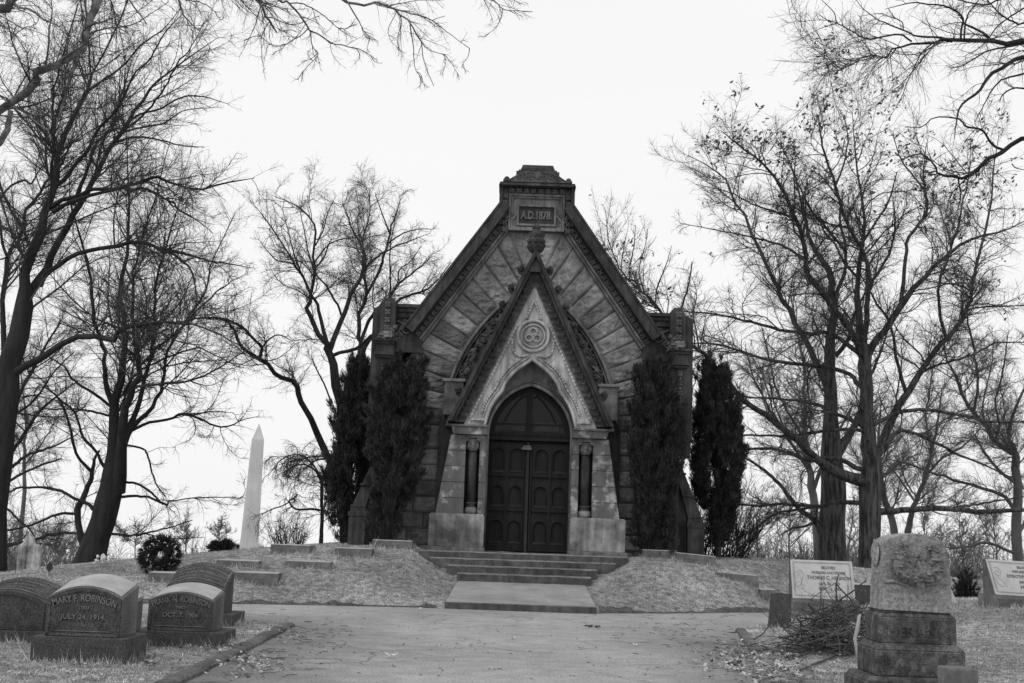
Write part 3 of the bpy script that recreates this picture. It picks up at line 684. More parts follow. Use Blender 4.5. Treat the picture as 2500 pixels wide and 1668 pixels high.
# imposts, piers, plinths, columns, jambs
for s in (-1, 1):
    def bx(mb, a, b, *r, **k):
        a, b = sorted((s*a, s*b)); return mb.box(a, b, *r, **k)
    mb = MB(); mb.prism([(s*1.0, 2.72), (s*1.80, 2.72), (s*1.86, 2.93), (s*1.0, 2.93)], -1.16, 0); bx(mb, 1.0, 1.89, -1.2, 0, 2.90, 2.95)
    mb.build('impost', M['stain'], CH, bevel=.01)
    mb = MB(); oute = lambda w: 2.15-(w-.86)*.157
    hs = [.86, 1.23, 1.60, 1.97, 2.34, 2.715]
    for a, b in zip(hs[:-1], hs[1:]):
        q = [(s*1.50, a+.004), (s*oute(a), a+.004), (s*oute(b), b-.004), (s*1.50, b-.004)]; mb.prism(q, -1.05, 0)
    mb.build('portal_pier', M['stain'], CH, bevel=.008)
    mb = MB()
    for a, b in zip(hs[:-1], hs[1:]): bx(mb, 1.0, 1.17, -1.03, -.3, a+.003, b-.003)
    mb.build('door_jamb', M['stain'], CH, bevel=.008)
    mb = MB(); bx(mb, 1.16, 1.51, -.62, -.2, .86, 2.72); mb.build('niche_back', M['dark'], CH)
    mb = MB(); bx(mb, 1.0, 2.28, -1.22, 0, .10, .84); bx(mb, 1.01, 2.27, -1.20, 0, .84, .87, .02, .02); mb.build('plinth', M['plinth'], CH, bevel=.015)
    mb = MB(); bx(mb, .97, 2.33, -1.28, 0, -.1, .10, .0); mb.build('plinth_base', M['pier'], CH, bevel=.015)
    mb = MB(); mb.lathe([(.115, 1.1), (.11, 1.8), (.105, 2.36)], s*1.33, -.86, 16); col = mb.build('column', M['dark'], CH, smooth=True)
    mb = MB(); mb.lathe([(.165, .87), (.17, .92), (.16, 1.0), (.13, 1.03)], s*1.33, -.86, 16); mb.build('column_foot', M['pier'], col, smooth=True)
    mb = MB(); mb.lathe([(.13, 1.02), (.125, 1.05), (.115, 1.08), (.15, 1.12), (.15, 1.14), (.12, 1.15)], s*1.33, -.86, 16); mb.build('column_ring', M['dark'], col, smooth=True); mb = MB(); mb.lathe([(.12, 2.33), (.135, 2.345), (.12, 2.36)], s*1.33, -.86, 16); mb.build('column_ring', M['dark'], col, smooth=True)
    mb = MB(); mb.lathe([(.115, 2.36), (.125, 2.45), (.15, 2.55), (.19, 2.62)], s*1.33, -.86, 16); mb.box(s*1.33-.19, s*1.33+.19, -1.05, -.67, 2.64, 2.72)
    for i in range(8):
        a = i*math.pi/4; mb.lump((s*1.33+.13*math.cos(a), -.86+.13*math.sin(a), 2.48), .05, seed=i, amp=.6, sz=1.9)
        if i % 2: mb.lump((s*1.33+.2*math.cos(a), -.86+.2*math.sin(a), 2.62), .05, seed=i, amp=.3)
    spiral(mb, s*1.33-.15, 2.6, -1.05, .05, 1.5, .017); spiral(mb, s*1.33+.15, 2.6, -1.05, .05, 1.5, .017, -1)
    mb.build('capital', M['pier'], col)
# inner door arch
DR, DC, DW = 1.247, .257, 2.76
def darc(r, n=40): 
    a1 = math.acos(DC/r); return [(r*math.cos(a1*i/(n-1))-DC, DW+r*math.sin(a1*i/(n-1))) for i in range(n)]
for s in (-1, 1):
    a = darc(DR+.012); b = [(p[0]+.16*min(1, p[0]/.3), p[1]+.1) for p in og(40)]
    mb = MB(); mb.band(for_m(a, s), for_m(b, s), -.62, -.35); mb.build('inner_arch', M['pier'], CH)
    mb = MB(); mb.tube([(s*(DR-DC+.02), -.66, .05)]+[(p[0]*s, -.66, p[1]) for p in darc(DR+.02)], .045, 8); mb.tube([(p[0]*s, -.64, p[1]) for p in darc(DR+.10)], .022, 6); mb.build('arch_roll', M['panel'], CH, smooth=True)
mb = MB(); mb.prism([(-2.2, 0), (2.2, 0), (2.2, 3.0), (1.2, 5.0), (0, 6.4), (-1.2, 5.0), (-2.2, 3)], -.3, .35); mb.build('portal_core', M['dark'], CH)
# doors
for s in (-1, 1):
    leaf = MB(); a, b = sorted((s*.035, s*.995)); leaf.box(a, b, -.43, -.36, .02, 2.62)
    lf = leaf.build('door_leaf', M['door'], CH)
    fr = MB(); sl = MB()
    rows = [(.12, .84), (.98, 1.66), (1.80, 2.55)]
    cols = [(.10, .50), (.53, .93)]
    for r0, r1 in rows:
        for c0, c1 in cols:
            m0, m1 = c0+.05, c1-.05; hw = (m1-m0)/2; cx = (m0+m1)/2; n = 9
            arch = [(m1, r0+.13), (m1, r1-.25)]+[(cx+hw*math.cos(t_)*(1 if True else 1), r1-.25+.17*math.sin(t_)**.8) for t_ in np.linspace(.35, math.pi-.35, n)]+[(m0, r1-.25), (m0, r0+.13)]
            rect = [(c1, r0), (c1, r1-.25)]+[(c1-(c1-c0)*i/(n-1), r1+.04) for i in range(n)]+[(c0, r1-.25), (c0, r0)]
            A = for_m([(p[0]-(.0), p[1]) for p in arch], s); B = for_m(rect, s)
            fr.band(A, B, -.47, -.43, True)
            fr.tube([(p[0], -.475, p[1]) for p in A], .014, 5, closed=True)
            x0, x1 = sorted((s*m0, s*m1)); sl = MB(); sl.box(x0, x1, -.485, -.43, r0+.10, r0+.145); sl.build('panel_sill', M['doorl'], lf)
    for x in (.06, .515, .965):
        a, b = sorted((s*(x-.025), s*(x+.025))); fr.box(a, b, -.485, -.43, .05, 2.6)
    a, b = sorted((s*.04, s*.99)); fr.box(a, b, -.48, -.43, .05, .115)
    fr.build('door_frame', M['door'], lf)
mb = MB(); mb.box(-.05, .01, -.52, -.42, .02, 2.62); mb.build('meeting_stile', M['doorl'], CH)
mb = MB(); mb.box(-1.0, 1.0, -.55, -.36, 2.66, 2.74); mb.box(-1.0, 1.0, -.50, -.36, 2.74, 2.86)
for i in range(40): mb.box(-.98+i*.05, -.955+i*.05, -.52, -.50, 2.76, 2.82)
mb.build('transom', M['door'], CH)
mb = MB()
P = darc(DR-.02, 24); full = [(p[0], p[1]+.0) for p in P]+[(-p[0], p[1]) for p in P[::-1]][1:]
mb.prism([(.97, 2.86)]+[p for p in full if p[1] > 2.87]+[(-.97, 2.86)], -.42, -.37)
fan = mb.build('fanlight', M['glass'], CH)
mb = MB()
mb.box(-.09, .05, -.48, -.42, 2.86, 3.95); mb.box(-.96, .96, -.46, -.42, 3.03, 3.08)
for s in (-1, 1):
    A = [(p[0]*s, p[1]) for p in darc(DR-.02, 20)]; B = [(p[0]*s, p[1]) for p in darc(DR-.14, 20)]; mb.band(A, B, -.47, -.42)
    mb.tube([(s*.07, -.46, 3.7), (s*.16, -.46, 3.75), (s*.3, -.46, 3.62), (s*.5, -.46, 3.35), (s*.62, -.46, 3.1)], .018, 5)
mb.build('fanlight_frame', M['door'], CH)
mb = MB()
for s in (-1, 1):
    a, b = sorted((s*.12, s*.7)); mb.box(a, b, -.45, -.42, 2.89, 3.12)
mb.build('fanlight_panel', M['doorl'], CH)
mb = MB(); mb.box(-.16, .06, -.56, -.5, 2.44, 2.5); mb.box(-.14, .04, -.55, -.5, 2.51, 2.54); mb.box(-.19, -.12, -.55, -.5, 2.455, 2.485); mb.build('door_closer', M['metal'], CH, bevel=.004)
# ================================================================== GRAVESTONES
def shell(mb, w, d, zf, zb, rf, n=20, z0=0.0, y0=0.0):
    # block whose top is a barrel slab: rises from front (zf at the shoulders) to back (zb); rf = rise of the arch
    vs = []
    for i in range(n+1):
        t_ = -1+2*i/n; x = t_*w/2; a = rf*(1-t_*t_)
        vs += [(x, y0, z0), (x, y0, zf+a), (x, y0+d, zb+a), (x, y0+d, z0)]
    fs = []
    for i in range(n):
        o = 4*i; p = o+4
        fs += [(o, o+1, p+1, p), (o+1, o+2, p+2, p+1), (o+2, o+3, p+3, p+2), (o+3, o, p, p+3)]
    fs += [(0, 3, 2, 1), (4*n, 4*n+1, 4*n+2, 4*n+3)]
    mb.add(vs, fs)
def barrel(name, label, loc, w, d, zf, zb, rf, bw, bd, bh, front=None, topt=None, rz=0, dark_top=False, grp='barrel-topped family gravestones'):
    T = thing(name, label, 'gravestone', loc, rz, grp)
    mb = MB(); mb.box(-bw/2, bw/2, 0, bd, -.15, bh); mb.build('base', M['granite'], T, bevel=.008)
    y0 = (bd-d)*.45
    mb = MB(); shell(mb, w, d, bh+zf, bh+zb, rf, z0=bh+.002, y0=y0)
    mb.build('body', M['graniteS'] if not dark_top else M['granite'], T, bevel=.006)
    # honed slab lying on the slope, inset from the rim
    sl = MB(); n = 20; vs = []
    mg = .03; L = math.hypot(d, zb-zf)
    for i in range(n+1):
        t_ = -1+2*i/n; x = t_*(w/2-mg); a = rf*(1-(x/(w/2))**2)
        f0, f1 = .045/d if not dark_top else .10, 1-.012/d
        vs += [(x, y0+d*f0, bh+zf+(zb-zf)*f0+a+.004), (x, y0+d*f1, bh+zf+(zb-zf)*f1+a+.004)]
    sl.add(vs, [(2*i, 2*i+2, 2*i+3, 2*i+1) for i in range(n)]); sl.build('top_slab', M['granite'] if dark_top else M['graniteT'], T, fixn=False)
    # raised rim and sunk front panel
    fr = MB(); A = [(w/2-.012, bh+.01)]+[(w/2*t_-.012*np.sign(t_), bh+zf+rf*(1-t_*t_)-.008) for t_ in np.linspace(1, -1, 21)]+[(-w/2+.012, bh+.01)]
    B = [(w/2-.045, bh+.04)]+[((w/2-.045)*t_, bh+zf-.045+rf*(1-t_*t_)) for t_ in np.linspace(1, -1, 21)]+[(-w/2+.045, bh+.04)]
    fr.band(A, B, y0-.014, y0+.004, False); fr.build('front_rim', M['granite'], T)
    pnl = MB(); pnl.prism([(p[0], p[1]) for p in B], y0-.003, y0+.003); pnl.build('front_panel', M['granite'], T)
    if front:
        lt = MB()
        for txt, size, zz, arc, xs in front:
            vs, fs = text_mesh(txt, size, .006, arc=arc, bold=.001, xs=xs); lt.add([(x, y0-.010-z, y+bh+zz) for x, y, z in vs], fs)
        lt.box(-w*.36, w*.36, y0-.010, y0, bh+.055, bh+.062)
        lt.build('front_inscription', M['letter'], T, fixn=False)
    if topt:
        lt = MB(); sx = (zb-zf)/d; th = math.atan2(zb-zf, d)
        for txt, size, f, xs in topt:
            vs, fs = text_mesh(txt, size, .006, bold=.001, xs=xs)
            for k_ in range(1):
                lt.add([(x, y0+d*f+y*math.cos(th)-(z)*math.sin(th), bh+zf+(zb-zf)*f+y*math.sin(th)+rf*(1-(x/(w/2))**2)+.010+z*math.cos(th)) for x, y, z in vs], fs)
        # rim round the sloping face
        rr = []
        for t_ in np.linspace(-1, 1, 21):
            x = t_*(w/2-.03); rr.append((x, y0+d*.97, bh+zf+(zb-zf)*.97+rf*(1-(x/(w/2))**2)+.008))
        fr2 = [(p[0], y0+d*.10, bh+zf+(zb-zf)*.10+rf*(1-(p[0]/(w/2))**2)+.008) for p in rr[::-1]]
        lt.tube(rr+fr2, .012, 5, closed=True)
        lt.build('top_inscription', M['rosette'], T, fixn=False)
    return T
barrel('barrel_gravestone', 'barrel-topped granite gravestone lettered MARY F. ROBINSON, the largest in front', (PW(191, 1628, 13.3).x, 13.25, 0.0), .80, .56, .40, .52, .115, 1.0, .76, .31,
       front=[('MARY F. ROBINSON', .105, .40, 1.0, .74), ('DIED', .045, .30, None, 1.1), ('JULY 24, 1914.', .075, .205, None, 1.05)])
barrel('barrel_gravestone', 'barrel-topped granite gravestone lettered FRANK N. ROBINSON, beside the kerb', (PW(435, 1585, 15.4).x, 15.3, 0.02), .80, .56, .36, .46, .10, 1.10, .76, .20,
       front=[('FRANK N. ROBINSON', .098, .38, 1.0, .76), ('DIED', .045, .285, None, 1.1), ('OCT. 7, 1906', .075, .19, None, 1.05)])
barrel('barrel_gravestone', 'dark steep-topped gravestone lettered JANE ROBINSON, behind the Frank Robinson stone', (PW(489, 1518, 18.9).x, 18.3, 0.03), .88, .60, .33, .57, .13, 1.22, .85, .19, dark_top=True,
       topt=[('JANE ROBINSON', .125, .86, .92), ('NATIVE OF COOTEHILL', .095, .65, .84), ('FERMANAGH IRELAND', .095, .44, .86), ('DIED OCT. 2, 1889', .095, .24, .88)])
L4 = barrel('barrel_gravestone', 'dark barrel-topped gravestone with worn lettering on its top, cut by the left frame edge', (PW(26, 1572, 15.3).x, 15.0, 0.02), .92, .60, .33, .46, .13, 1.20, .80, .17, dark_top=True,
       topt=[('MICHAEL GALLAGHER', .105, .84, .8), ('NATIVE OF IRELAND', .08, .64, .8), ('AGED 62 YEARS', .08, .44, .8), ('DIED MAY 4, 1886', .08, .25, .8)])
barrel('barrel_gravestone', 'narrow barrel-topped gravestone standing hidden close behind the Mary Robinson stone', (PW(284, 1560, 15.0).x, 14.4, 0.02), .66, .4, .30, .38, .09, .74, .5, .24)
# flat grave blocks
def block(x0, x1, y1, h, d=.45, lab='', rz=0, tilt=0, Yov=None, rough=.02):
    h += .025; p = hit((x0+x1)/2, y1) if Yov is None else PW((x0+x1)/2, y1, Yov)
    w = (x1-x0)/FPX*p.y
    T = thing('grave_block', lab, 'grave marker', (p.x, p.y, p.z), rz, 'low flat stone blocks on graves'); T.rotation_euler = (0, tilt, rz)
    mb = MB(); n, m = 12, 4; vs = []
    sd_ = len(bpy.data.objects)
    for j in range(m+1):
        for i in range(n+1):
            x = -w/2+w*i/n; z = -.2+(h+.2-.012)*j/m; e = 0 if i in (0, n) or j == m else 1
            vs.append((x, -.02-rough*e*(.5+mnoise.noise(Vector((x*6, z*9, sd_)))), z))
    fs = [(j*(n+1)+i, j*(n+1)+i+1, (j+1)*(n+1)+i+1, (j+1)*(n+1)+i) for j in range(m) for i in range(n)]
    mb.add(vs, fs); mb.box(-w/2, w/2, -.0205, d, -.25, h-.012); mb.build('body', M['block'], T, fixn=False)
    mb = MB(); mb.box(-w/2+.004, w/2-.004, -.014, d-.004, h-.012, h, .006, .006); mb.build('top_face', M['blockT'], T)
    return T
block(660, 757, 1352, .17, .5, 'pale rough-sided flat grave block nearest the obelisk', rz=R(-6))
block(818, 906, 1360, .16, .5, 'grey flat grave block between the obelisk and the chapel, in front of its neighbour')
block(909, 1005, 1341, .17, .45, 'grey grave block highest on the bank left of the chapel steps')
block(362, 452, 1424, .17, .5, 'long flat grave block left of the Jane Robinson stone', rz=R(2))
block(572, 677, 1425, .19, .5, 'flat grave block right of the Jane Robinson stone', rz=R(2))
block(530, 630, 1384, .10, .6, 'sunken pale-topped grave block with weeds in front, behind the Jane Robinson stone')
block(700, 806, 1389, .12, .45, 'low dark grave block sunk in the middle of the left bank')
block(1570, 1652, 1364, .17, .5, 'pale flat grave block nearest the right side of the steps')
block(1652, 1746, 1376, .18, .5, 'rough tilted grave block under the small wreath', tilt=R(4))
block(1752, 1848, 1417, .12, .5, 'flat pale-topped grave block alone low on the right bank', tilt=R(3))
block(1856, 1893, 1464, .20, .4, 'small block behind the leaning dark slab', Yov=None)
# marble headstone far left
p = PW(66, 1404, 32.0)
T = thing('marble_headstone', 'rain-streaked pointed marble headstone on the crest at far left', 'headstone', (p.x, 32, H(p.x, 32)-.05), R(8))
mb = MB(); mb.prism([(-.33, -.2), (.33, -.2), (.30, .68), (.24, .74), (.17, .76), (.10, .92), (.0, 1.03), (-.10, .94), (-.17, .78), (-.25, .74), (-.31, .66)], -.13, .13); mb.build('slab', M['marble'], T, bevel=.04)
mb = MB(); mb.box(-.42, .42, -.22, .22, -.2, .08); mb.build('base', M['marble'], T, bevel=.02)
# obelisk
p0 = PW(607, 1343, 33.0)
T = thing('obelisk', 'tall plain pale obelisk with a pointed tip on the left crest', 'obelisk', (p0.x, 33, H(p0.x, 33)-.05), R(14))
ztop = PW(625, 1030, 33).z-p0.z; zsh = PW(622, 1070, 33).z-p0.z
mb = MB(); wb, wt = .235, .155
mb.add([(-wb, -wb, 0), (wb, -wb, 0), (wb, wb, 0), (-wb, wb, 0), (-wt, -wt, zsh), (wt, -wt, zsh), (wt, wt, zsh), (-wt, wt, zsh), (0, 0, ztop)], [(0, 1, 5, 4), (1, 2, 6, 5), (2, 3, 7, 6), (3, 0, 4, 7), (4, 5, 8), (5, 6, 8), (6, 7, 8), (7, 4, 8), (3, 2, 1, 0)])
T.rotation_euler = (0, R(1.0), R(14)); mb.build('shaft', M['obel'], T, bevel=.008)
mb = MB(); mb.box(-.33, .33, -.33, .33, -.6, .0); mb.build('footing', M['obel'], T)
# slanted face markers
def marker(lab, c, w, h, lean, yaw, lines, motif, roll=0):
    T = thing('slant_marker', lab, 'grave marker', c, yaw, 'pale slanted markers on rough bases')
    T.rotation_euler = (0, roll, yaw)
    mb = MB(); mb.rock([(-w/2-.07, -.25), (w/2+.07, -.25), (w/2+.07, .17), (-w/2-.07, .17)], -.02, .5, .05, 18, 6, 5); mb.build('rough_base', M['block'], T, fixn=False)
    dz = h*math.cos(lean); dy = h*math.sin(lean); z0 = .17
    mb = MB()
    mb.add([(-w/2, .0, z0), (w/2, .0, z0), (w/2, dy, z0+dz), (-w/2, dy, z0+dz), (-w/2, .42, z0), (w/2, .42, z0), (w/2, dy+.1, z0+dz), (-w/2, dy+.1, z0+dz)],
           [(0, 3, 7, 4), (1, 5, 6, 2), (4, 7, 6, 5), (3, 2, 6, 7), (0, 4, 5, 1), (0, 1, 2, 3)]); mb.build('rough_sides', M['block'], T)
    ca, sa = math.cos(lean), math.sin(lean)
    def fp(x, y, o): return (x, y*sa-o*ca, z0+y*ca+o*sa)
    mb = MB(); mb.add([fp(-w/2, 0, .004), fp(w/2, 0, .004), fp(w/2, h, .004), fp(-w/2, h, .004), fp(-w/2, 0, -.02), fp(w/2, 0, -.02), fp(w/2, h, -.02), fp(-w/2, h, -.02)], [(0, 1, 2, 3), (0, 4, 5, 1), (1, 5, 6, 2), (2, 6, 7, 3), (3, 7, 4, 0)]); mb.build('polished_face', M['white'], T)
    lt = MB()
    for txt, size, y, xo, xs in lines:
        vs, fs = text_mesh(txt, size, .002, bold=.0022, xs=xs); lt.add([fp(a+xo, b+y, .006+c_) for a, b, c_ in vs], fs)
    for g in (.045, .062):
        P_ = [(-w/2+g, g), (w/2-g, g), (w/2-g, h-g), (-w/2+g, h-g)]
        for a, b in zip(P_, P_[1:]+P_[:1]):
            lt.tube([fp(a[0], a[1], .007), fp(b[0], b[1], .007)], .0028 if g < .05 else .0018, 4)
    for crv in motif:
        lt.tube([fp(a-w*.37, b+h*.5, .007) for a, b in cat(crv, 14)], .0022, 4)
    lt.build('inscription', M['etch'], T, fixn=False)
    return T
hands = [[(-.05, -.16), (0, -.2), (.07, -.17), (.075, -.1), (.03, -.13), (.04, -.03), (.075, .06), (.06, .15), (.0, .17), (-.05, .12), (0, .1), (.03, .12)], [(-.09, -.08), (-.05, -.15), (.0, -.12), (.03, -.05), (.02, .04), (-.03, .07)], [(-.08, -.1), (-.04, -.05), (.0, -.08)]]
c = PW(2012, 1490, 22.8); c.z = H(c.x, 22.8)
marker('pale slanted marker lettered THOMAS C. HENNON, behind the brush pile', (c.x, 22.8, PW(2017, 1463, 22.8).z-.17), 1.13, .74, R(22), R(-3),
       [('BELOVED', .075, .595, .12, .8), ('HUSBAND AND FATHER', .07, .50, .12, .80), ('THOMAS C. HENNON', .095, .40, .12, .85), ('JAN. 24, 1903', .07, .29, .12, .95), ('SEPT. 13, 1982', .07, .19, .12, .95)], hands)
c = PW(2506, 1470, 22.8)
marker('pale slanted marker lettered DOROTHY M. HENNON, leaning at the right frame edge', (c.x, 22.8, PW(2500, 1456, 22.8).z-.17), 1.22, .72, R(30), R(9),
       [('BELOVED', .072, .58, .10, .8), ('WIFE AND MOTHER', .068, .49, .10, .80), ('DOROTHY M. HENNON', .09, .39, .12, .80), ('JAN. 9, 1907', .068, .28, .10, .9), ('JUNE 16, 1990', .068, .18, .12, .9)],
       [[(-.06, .18), (.02, .2), (.07, .13), (.05, .05), (-.01, .02), (-.05, .08), (0, .13), (.04, .08)], [(-.03, .0), (.02, -.06), (.08, -.12), (.12, -.2)], [(-.08, -.02), (-.05, -.12), (0, -.18), (.06, -.2)]], roll=R(2))
# leaning dark slab beside the marker
c = PW(1912, 1508, 20.9)
T = thing('leaning_slab', 'narrow dark granite slab leaning at the bend of the drive', 'grave marker', (c.x, 20.9, H(c.x, 20.9)-.02), R(12)); T.rotation_euler = (R(-6), R(6), R(12))
mb = MB(); mb.box(-.13, .13, -.05, .36, -.2, .60, .02, .03); mb.build('slab', M['granite'], T, bevel=.006)
# light-topped stones partly hidden behind the monument
c = PW(2106, 1462, 25.2)
T = thing('low_dark_stone', 'low dark stone with a pale top just left of the big monument', 'grave marker', (c.x, 25.2, H(c.x, 25.2)-.05), 0)
mb = MB(); mb.box(-.17, .32, 0, .3, -.1, c.z-H(c.x, 25.2)+.32); mb.build('body', M['granite'], T, bevel=.01)
zt = c.z-H(c.x, 25.2)+.32
mb = MB(); mb.add([(-.17, -.004, zt-.10), (.32, -.004, zt-.10), (.32, .3, zt+.02), (-.17, .3, zt+.02), (-.17, .3, zt-.1), (.32, .3, zt-.1)], [(0, 1, 2, 3), (0, 3, 4), (1, 5, 2), (3, 2, 5, 4), (0, 4, 5, 1)]); mb.build('pale_top', M['white'], T)
c = PW(2316, 1456, 24.0)
T = thing('slant_marker', 'white sliver of a slanted marker showing right of the big monument', 'grave marker', (c.x-.1, 24, H(c.x, 24)), R(4))
mb = MB(); z1 = PW(2318, 1412, 24).z-H(c.x, 24); mb.add([(-.7, -.05, .02), (.26, -.05, .02), (.12, .15, z1), (-.7, .15, z1), (-.7, .3, .02), (.26, .3, .02), (.12, .25, z1), (-.7, .25, z1)], [(0, 1, 2, 3), (1, 5, 6, 2), (5, 4, 7, 6), (3, 2, 6, 7), (0, 3, 7, 4), (0, 4, 5, 1)]); mb.build('face', M['white'], T)
c = PW(2420, 1500, 19.5)
# ------------------------------------------------------------------ the large lichened monument
MY = 11.5
def mx(px, y=MY): return PW(px, 1500, y).x
cx = (mx(2149)+mx(2327))/2
def mz(py, px=2240): return PW(px, py, MY).z
T = thing('arched_monument', 'large lichen-stained marble monument with a round top and carved wreath, right foreground', 'monument', (cx, MY, 0.02))
hw = (mx(2327)-mx(2149))/2; z_ = lambda py: mz(py)-.02
mb = MB(); mb.box(-hw-.17, hw+.17, -.17, .62, -.2, z_(1652)-.045); mb.box(-hw-.16, hw+.16, -.16, .59, z_(1652)-.045, z_(1652), .03, .03); mb.build('lower_base', M['monD'], T, bevel=.012)
mb = MB(); mb.box(-hw-.07, hw+.08, -.08, .52, z_(1652), z_(1588)); mb.box(-hw-.07, hw+.08, -.08, .52, z_(1588), z_(1572), .05, .05); mb.build('upper_base', M['monD'], T, bevel=.015)
mb = MB(); mb.box(-hw-.02, hw+.025, -.015, .42, z_(1572), z_(1508)); mb.box(-hw-.02, hw+.025, -.015, .42, z_(1508), z_(1499), .025, .025); mb.box(-hw+.012, hw-.012, .012, .38, z_(1499), z_(1490)); mb.build('die', M['monD'], T, bevel=.01)
vs, fs = text_mesh('HERANK', .125, .002, bold=.002, xs=1.15)
mb = MB(); mb.add([(x, -.022-z, y+z_(1543)) for x, y, z in vs], fs); mb.build('family_name', M['monD'], T, fixn=False)
# body: bulging arched block
prof = [(-hw, z_(1491)), (-hw+.012, z_(1420)), (-hw-.0+.03, z_(1345)), (-hw+.035, z_(1332)), (-hw+.09, z_(1316)), (-hw+.2, z_(1307)), (-.02, z_(1303)), (hw-.22, z_(1306)), (hw-.10, z_(1317)), (hw-.05, z_(1335)), (hw-.03, z_(1365)), (hw-.012, z_(1430)), (hw, z_(1495))]
sm = cat(prof, 60); mb = MB(); nn_ = len(sm)
rings = [(.0, .985), (.012, 1.0), (.33, 1.0), (.345, .985)]
vs = []; zc = z_(1430)
for v, s_ in rings: vs += [(p_[0]*s_, v, p_[1] if p_[1] < zc else zc+(p_[1]-zc)*s_) for p_ in sm]
fs = [(k*nn_+i, k*nn_+i+1, (k+1)*nn_+i+1, (k+1)*nn_+i) for k in range(3) for i in range(nn_-1)]
fs += [tuple(range(nn_-1, -1, -1)), tuple(3*nn_+i for i in range(nn_)), tuple([k*nn_ for k in range(4)][::-1]+[])]
mb.add(vs, fs[:-1]); mb.build('body', M['mon'], T)
mb = MB()
zw = z_(1366); RW = .175
for i in range(64):     # carved flower wreath, lowest part heavy, open at the top
    a = -math.pi/2+(i/63-.5)*2*math.pi*.80; r = RW*(1+.10*math.sin(i*2.3)); 
    xx, zz = r*math.cos(a)*1.02, zw+r*math.sin(a)*.92
    s_ = .036*(1.2 if math.sin(a) < 0 else .75)
    mb.lump((xx, -.06, zz), s_*1.15*(.7+.5*((i*37) % 10)/10), seed=i, amp=1.0, n=10, m=8, f=3.5, sy=1.0)
for i in range(9):
    a = rnd.uniform(0, 2*math.pi); r = rnd.uniform(0, .10); mb.lump((r*math.cos(a), .008, zw-.02+r*math.sin(a)), rnd.uniform(.016, .034), seed=i+70, amp=1.0, n=8, m=6, f=3.5)
mb.build('carved_wreath', M['wreathst'], T, smooth=False)
mb = MB()
for s in (-1, 1):
    L_ = cat([(0, z_(1410)), (s*.03, z_(1421)), (s*.09, z_(1428)), (s*.16, z_(1424)), (s*.23, z_(1421)), (s*.285, z_(1424))], 18); mb.tube([(p_[0]*1.0, -.004, p_[1]) for p_ in L_], .017, 6)
mb.build('ribbon', M['mon'], T, smooth=True)
mb = MB(); mb.lump((-hw-.02+.03, .17, z_(1352)), .10, seed=3, amp=.5, sx=.22, sz=1.2, n=12, m=10); mb.build('side_boss', M['mon'], T)
# corner post in front of it
c = PW(2357, 1640, 10.4)
T = thing('corner_post', 'small square stone corner post at the foot of the big monument', 'stone post', (c.x, 10.4, 0.03), R(10))
mb = MB(); zt = PW(2357, 1633, 10.4).z; mb.box(-.12, .12, -.0, .24, -.2, zt-.03, .0, .0); mb.build('post', M['pier'], T, bevel=.015)
# wreaths: rings of evergreen tufts
def tufts(C, N, L, W, rng_):       # C (n,3) centres, N (n,3) directions -> blade triangles
    n = len(C); k = 9
    C = np.repeat(C, k, 0); N = np.repeat(N, k, 0)+rng_.normal(0, .45, (n*k, 3)); N /= np.linalg.norm(N, axis=1)[:, None]
    S = np.cross(N, rng_.normal(0, 1, (n*k, 3))); S /= np.linalg.norm(S, axis=1)[:, None]
    l_ = L*rng_.uniform(.6, 1.2, (n*k, 1)); V = np.stack([C-S*W, C+S*W, C+N*l_], 1).reshape(-1, 3)
    return V, np.arange(n*k*3).reshape(-1, 3)
nr = np.random.default_rng(5)
def wreath(lab, px, py, Yd, r, t_, seed, grp, yaw=0, lean=.25, hub=True, zoff=0):
    c = hit(px, py); T = thing('wreath', lab, 'wreath', (c.x, c.y, c.z-.02+zoff), yaw, grp)
    n = 520; a = nr.uniform(0, 2*np.pi, n); b = nr.uniform(0, 2*np.pi, n); rr = t_*np.sqrt(nr.uniform(.1, 1, n)); R0 = r+rr*np.cos(b)
    x = R0*np.cos(a); z = r+t_+R0*np.sin(a); y = rr*np.sin(b)+lean*(z)
    Nn = np.stack([np.cos(b)*np.cos(a)-.5*np.sin(a), np.sin(b), np.cos(b)*np.sin(a)+.5*np.cos(a)], 1)
    V, F_ = tufts(np.stack([x, y, z], 1), Nn, .13*r/.25, .011, nr)
    link_mesh(np_mesh('greenery', V, F_), 'greenery', M['evtop'], T)
    if hub:
        mb = MB(); mb.tube([(-.15, lean*r+.08, .0), (0, lean*(r+t_)+.05, 2*(r+t_)), (.15, lean*r+.08, .0)], .012, 5); mb.tube([(0, lean*(r+t_)+.05, 2*(r+t_)), (0, .45, 0)], .012, 5); mb.build('stand', M['dark'], T)
        mb = MB()
        for i in range(5): mb.lump((-.05+.03*i, lean*r+.02*(i % 2), r*1.1-.02*i), .055, seed=i, amp=.6)
        mb.tube([(-.02, lean*r, r), (.06, lean*r-.02, r*1.3), (.12, lean*r, r*1.5)], .018, 4); mb.build('ribbon_bow', M['pier'], T)
    return T
wreath('big round evergreen grave wreath on a stand with a grey bow, on the left bank', 384, 1403, 28.6, .27, .12, 1, None)
wreath('small evergreen wreath leaning by the chapel corner right of the doors', 1692, 1362, 28.7, .17, .09, 2, None, hub=False, lean=.9, zoff=.10)
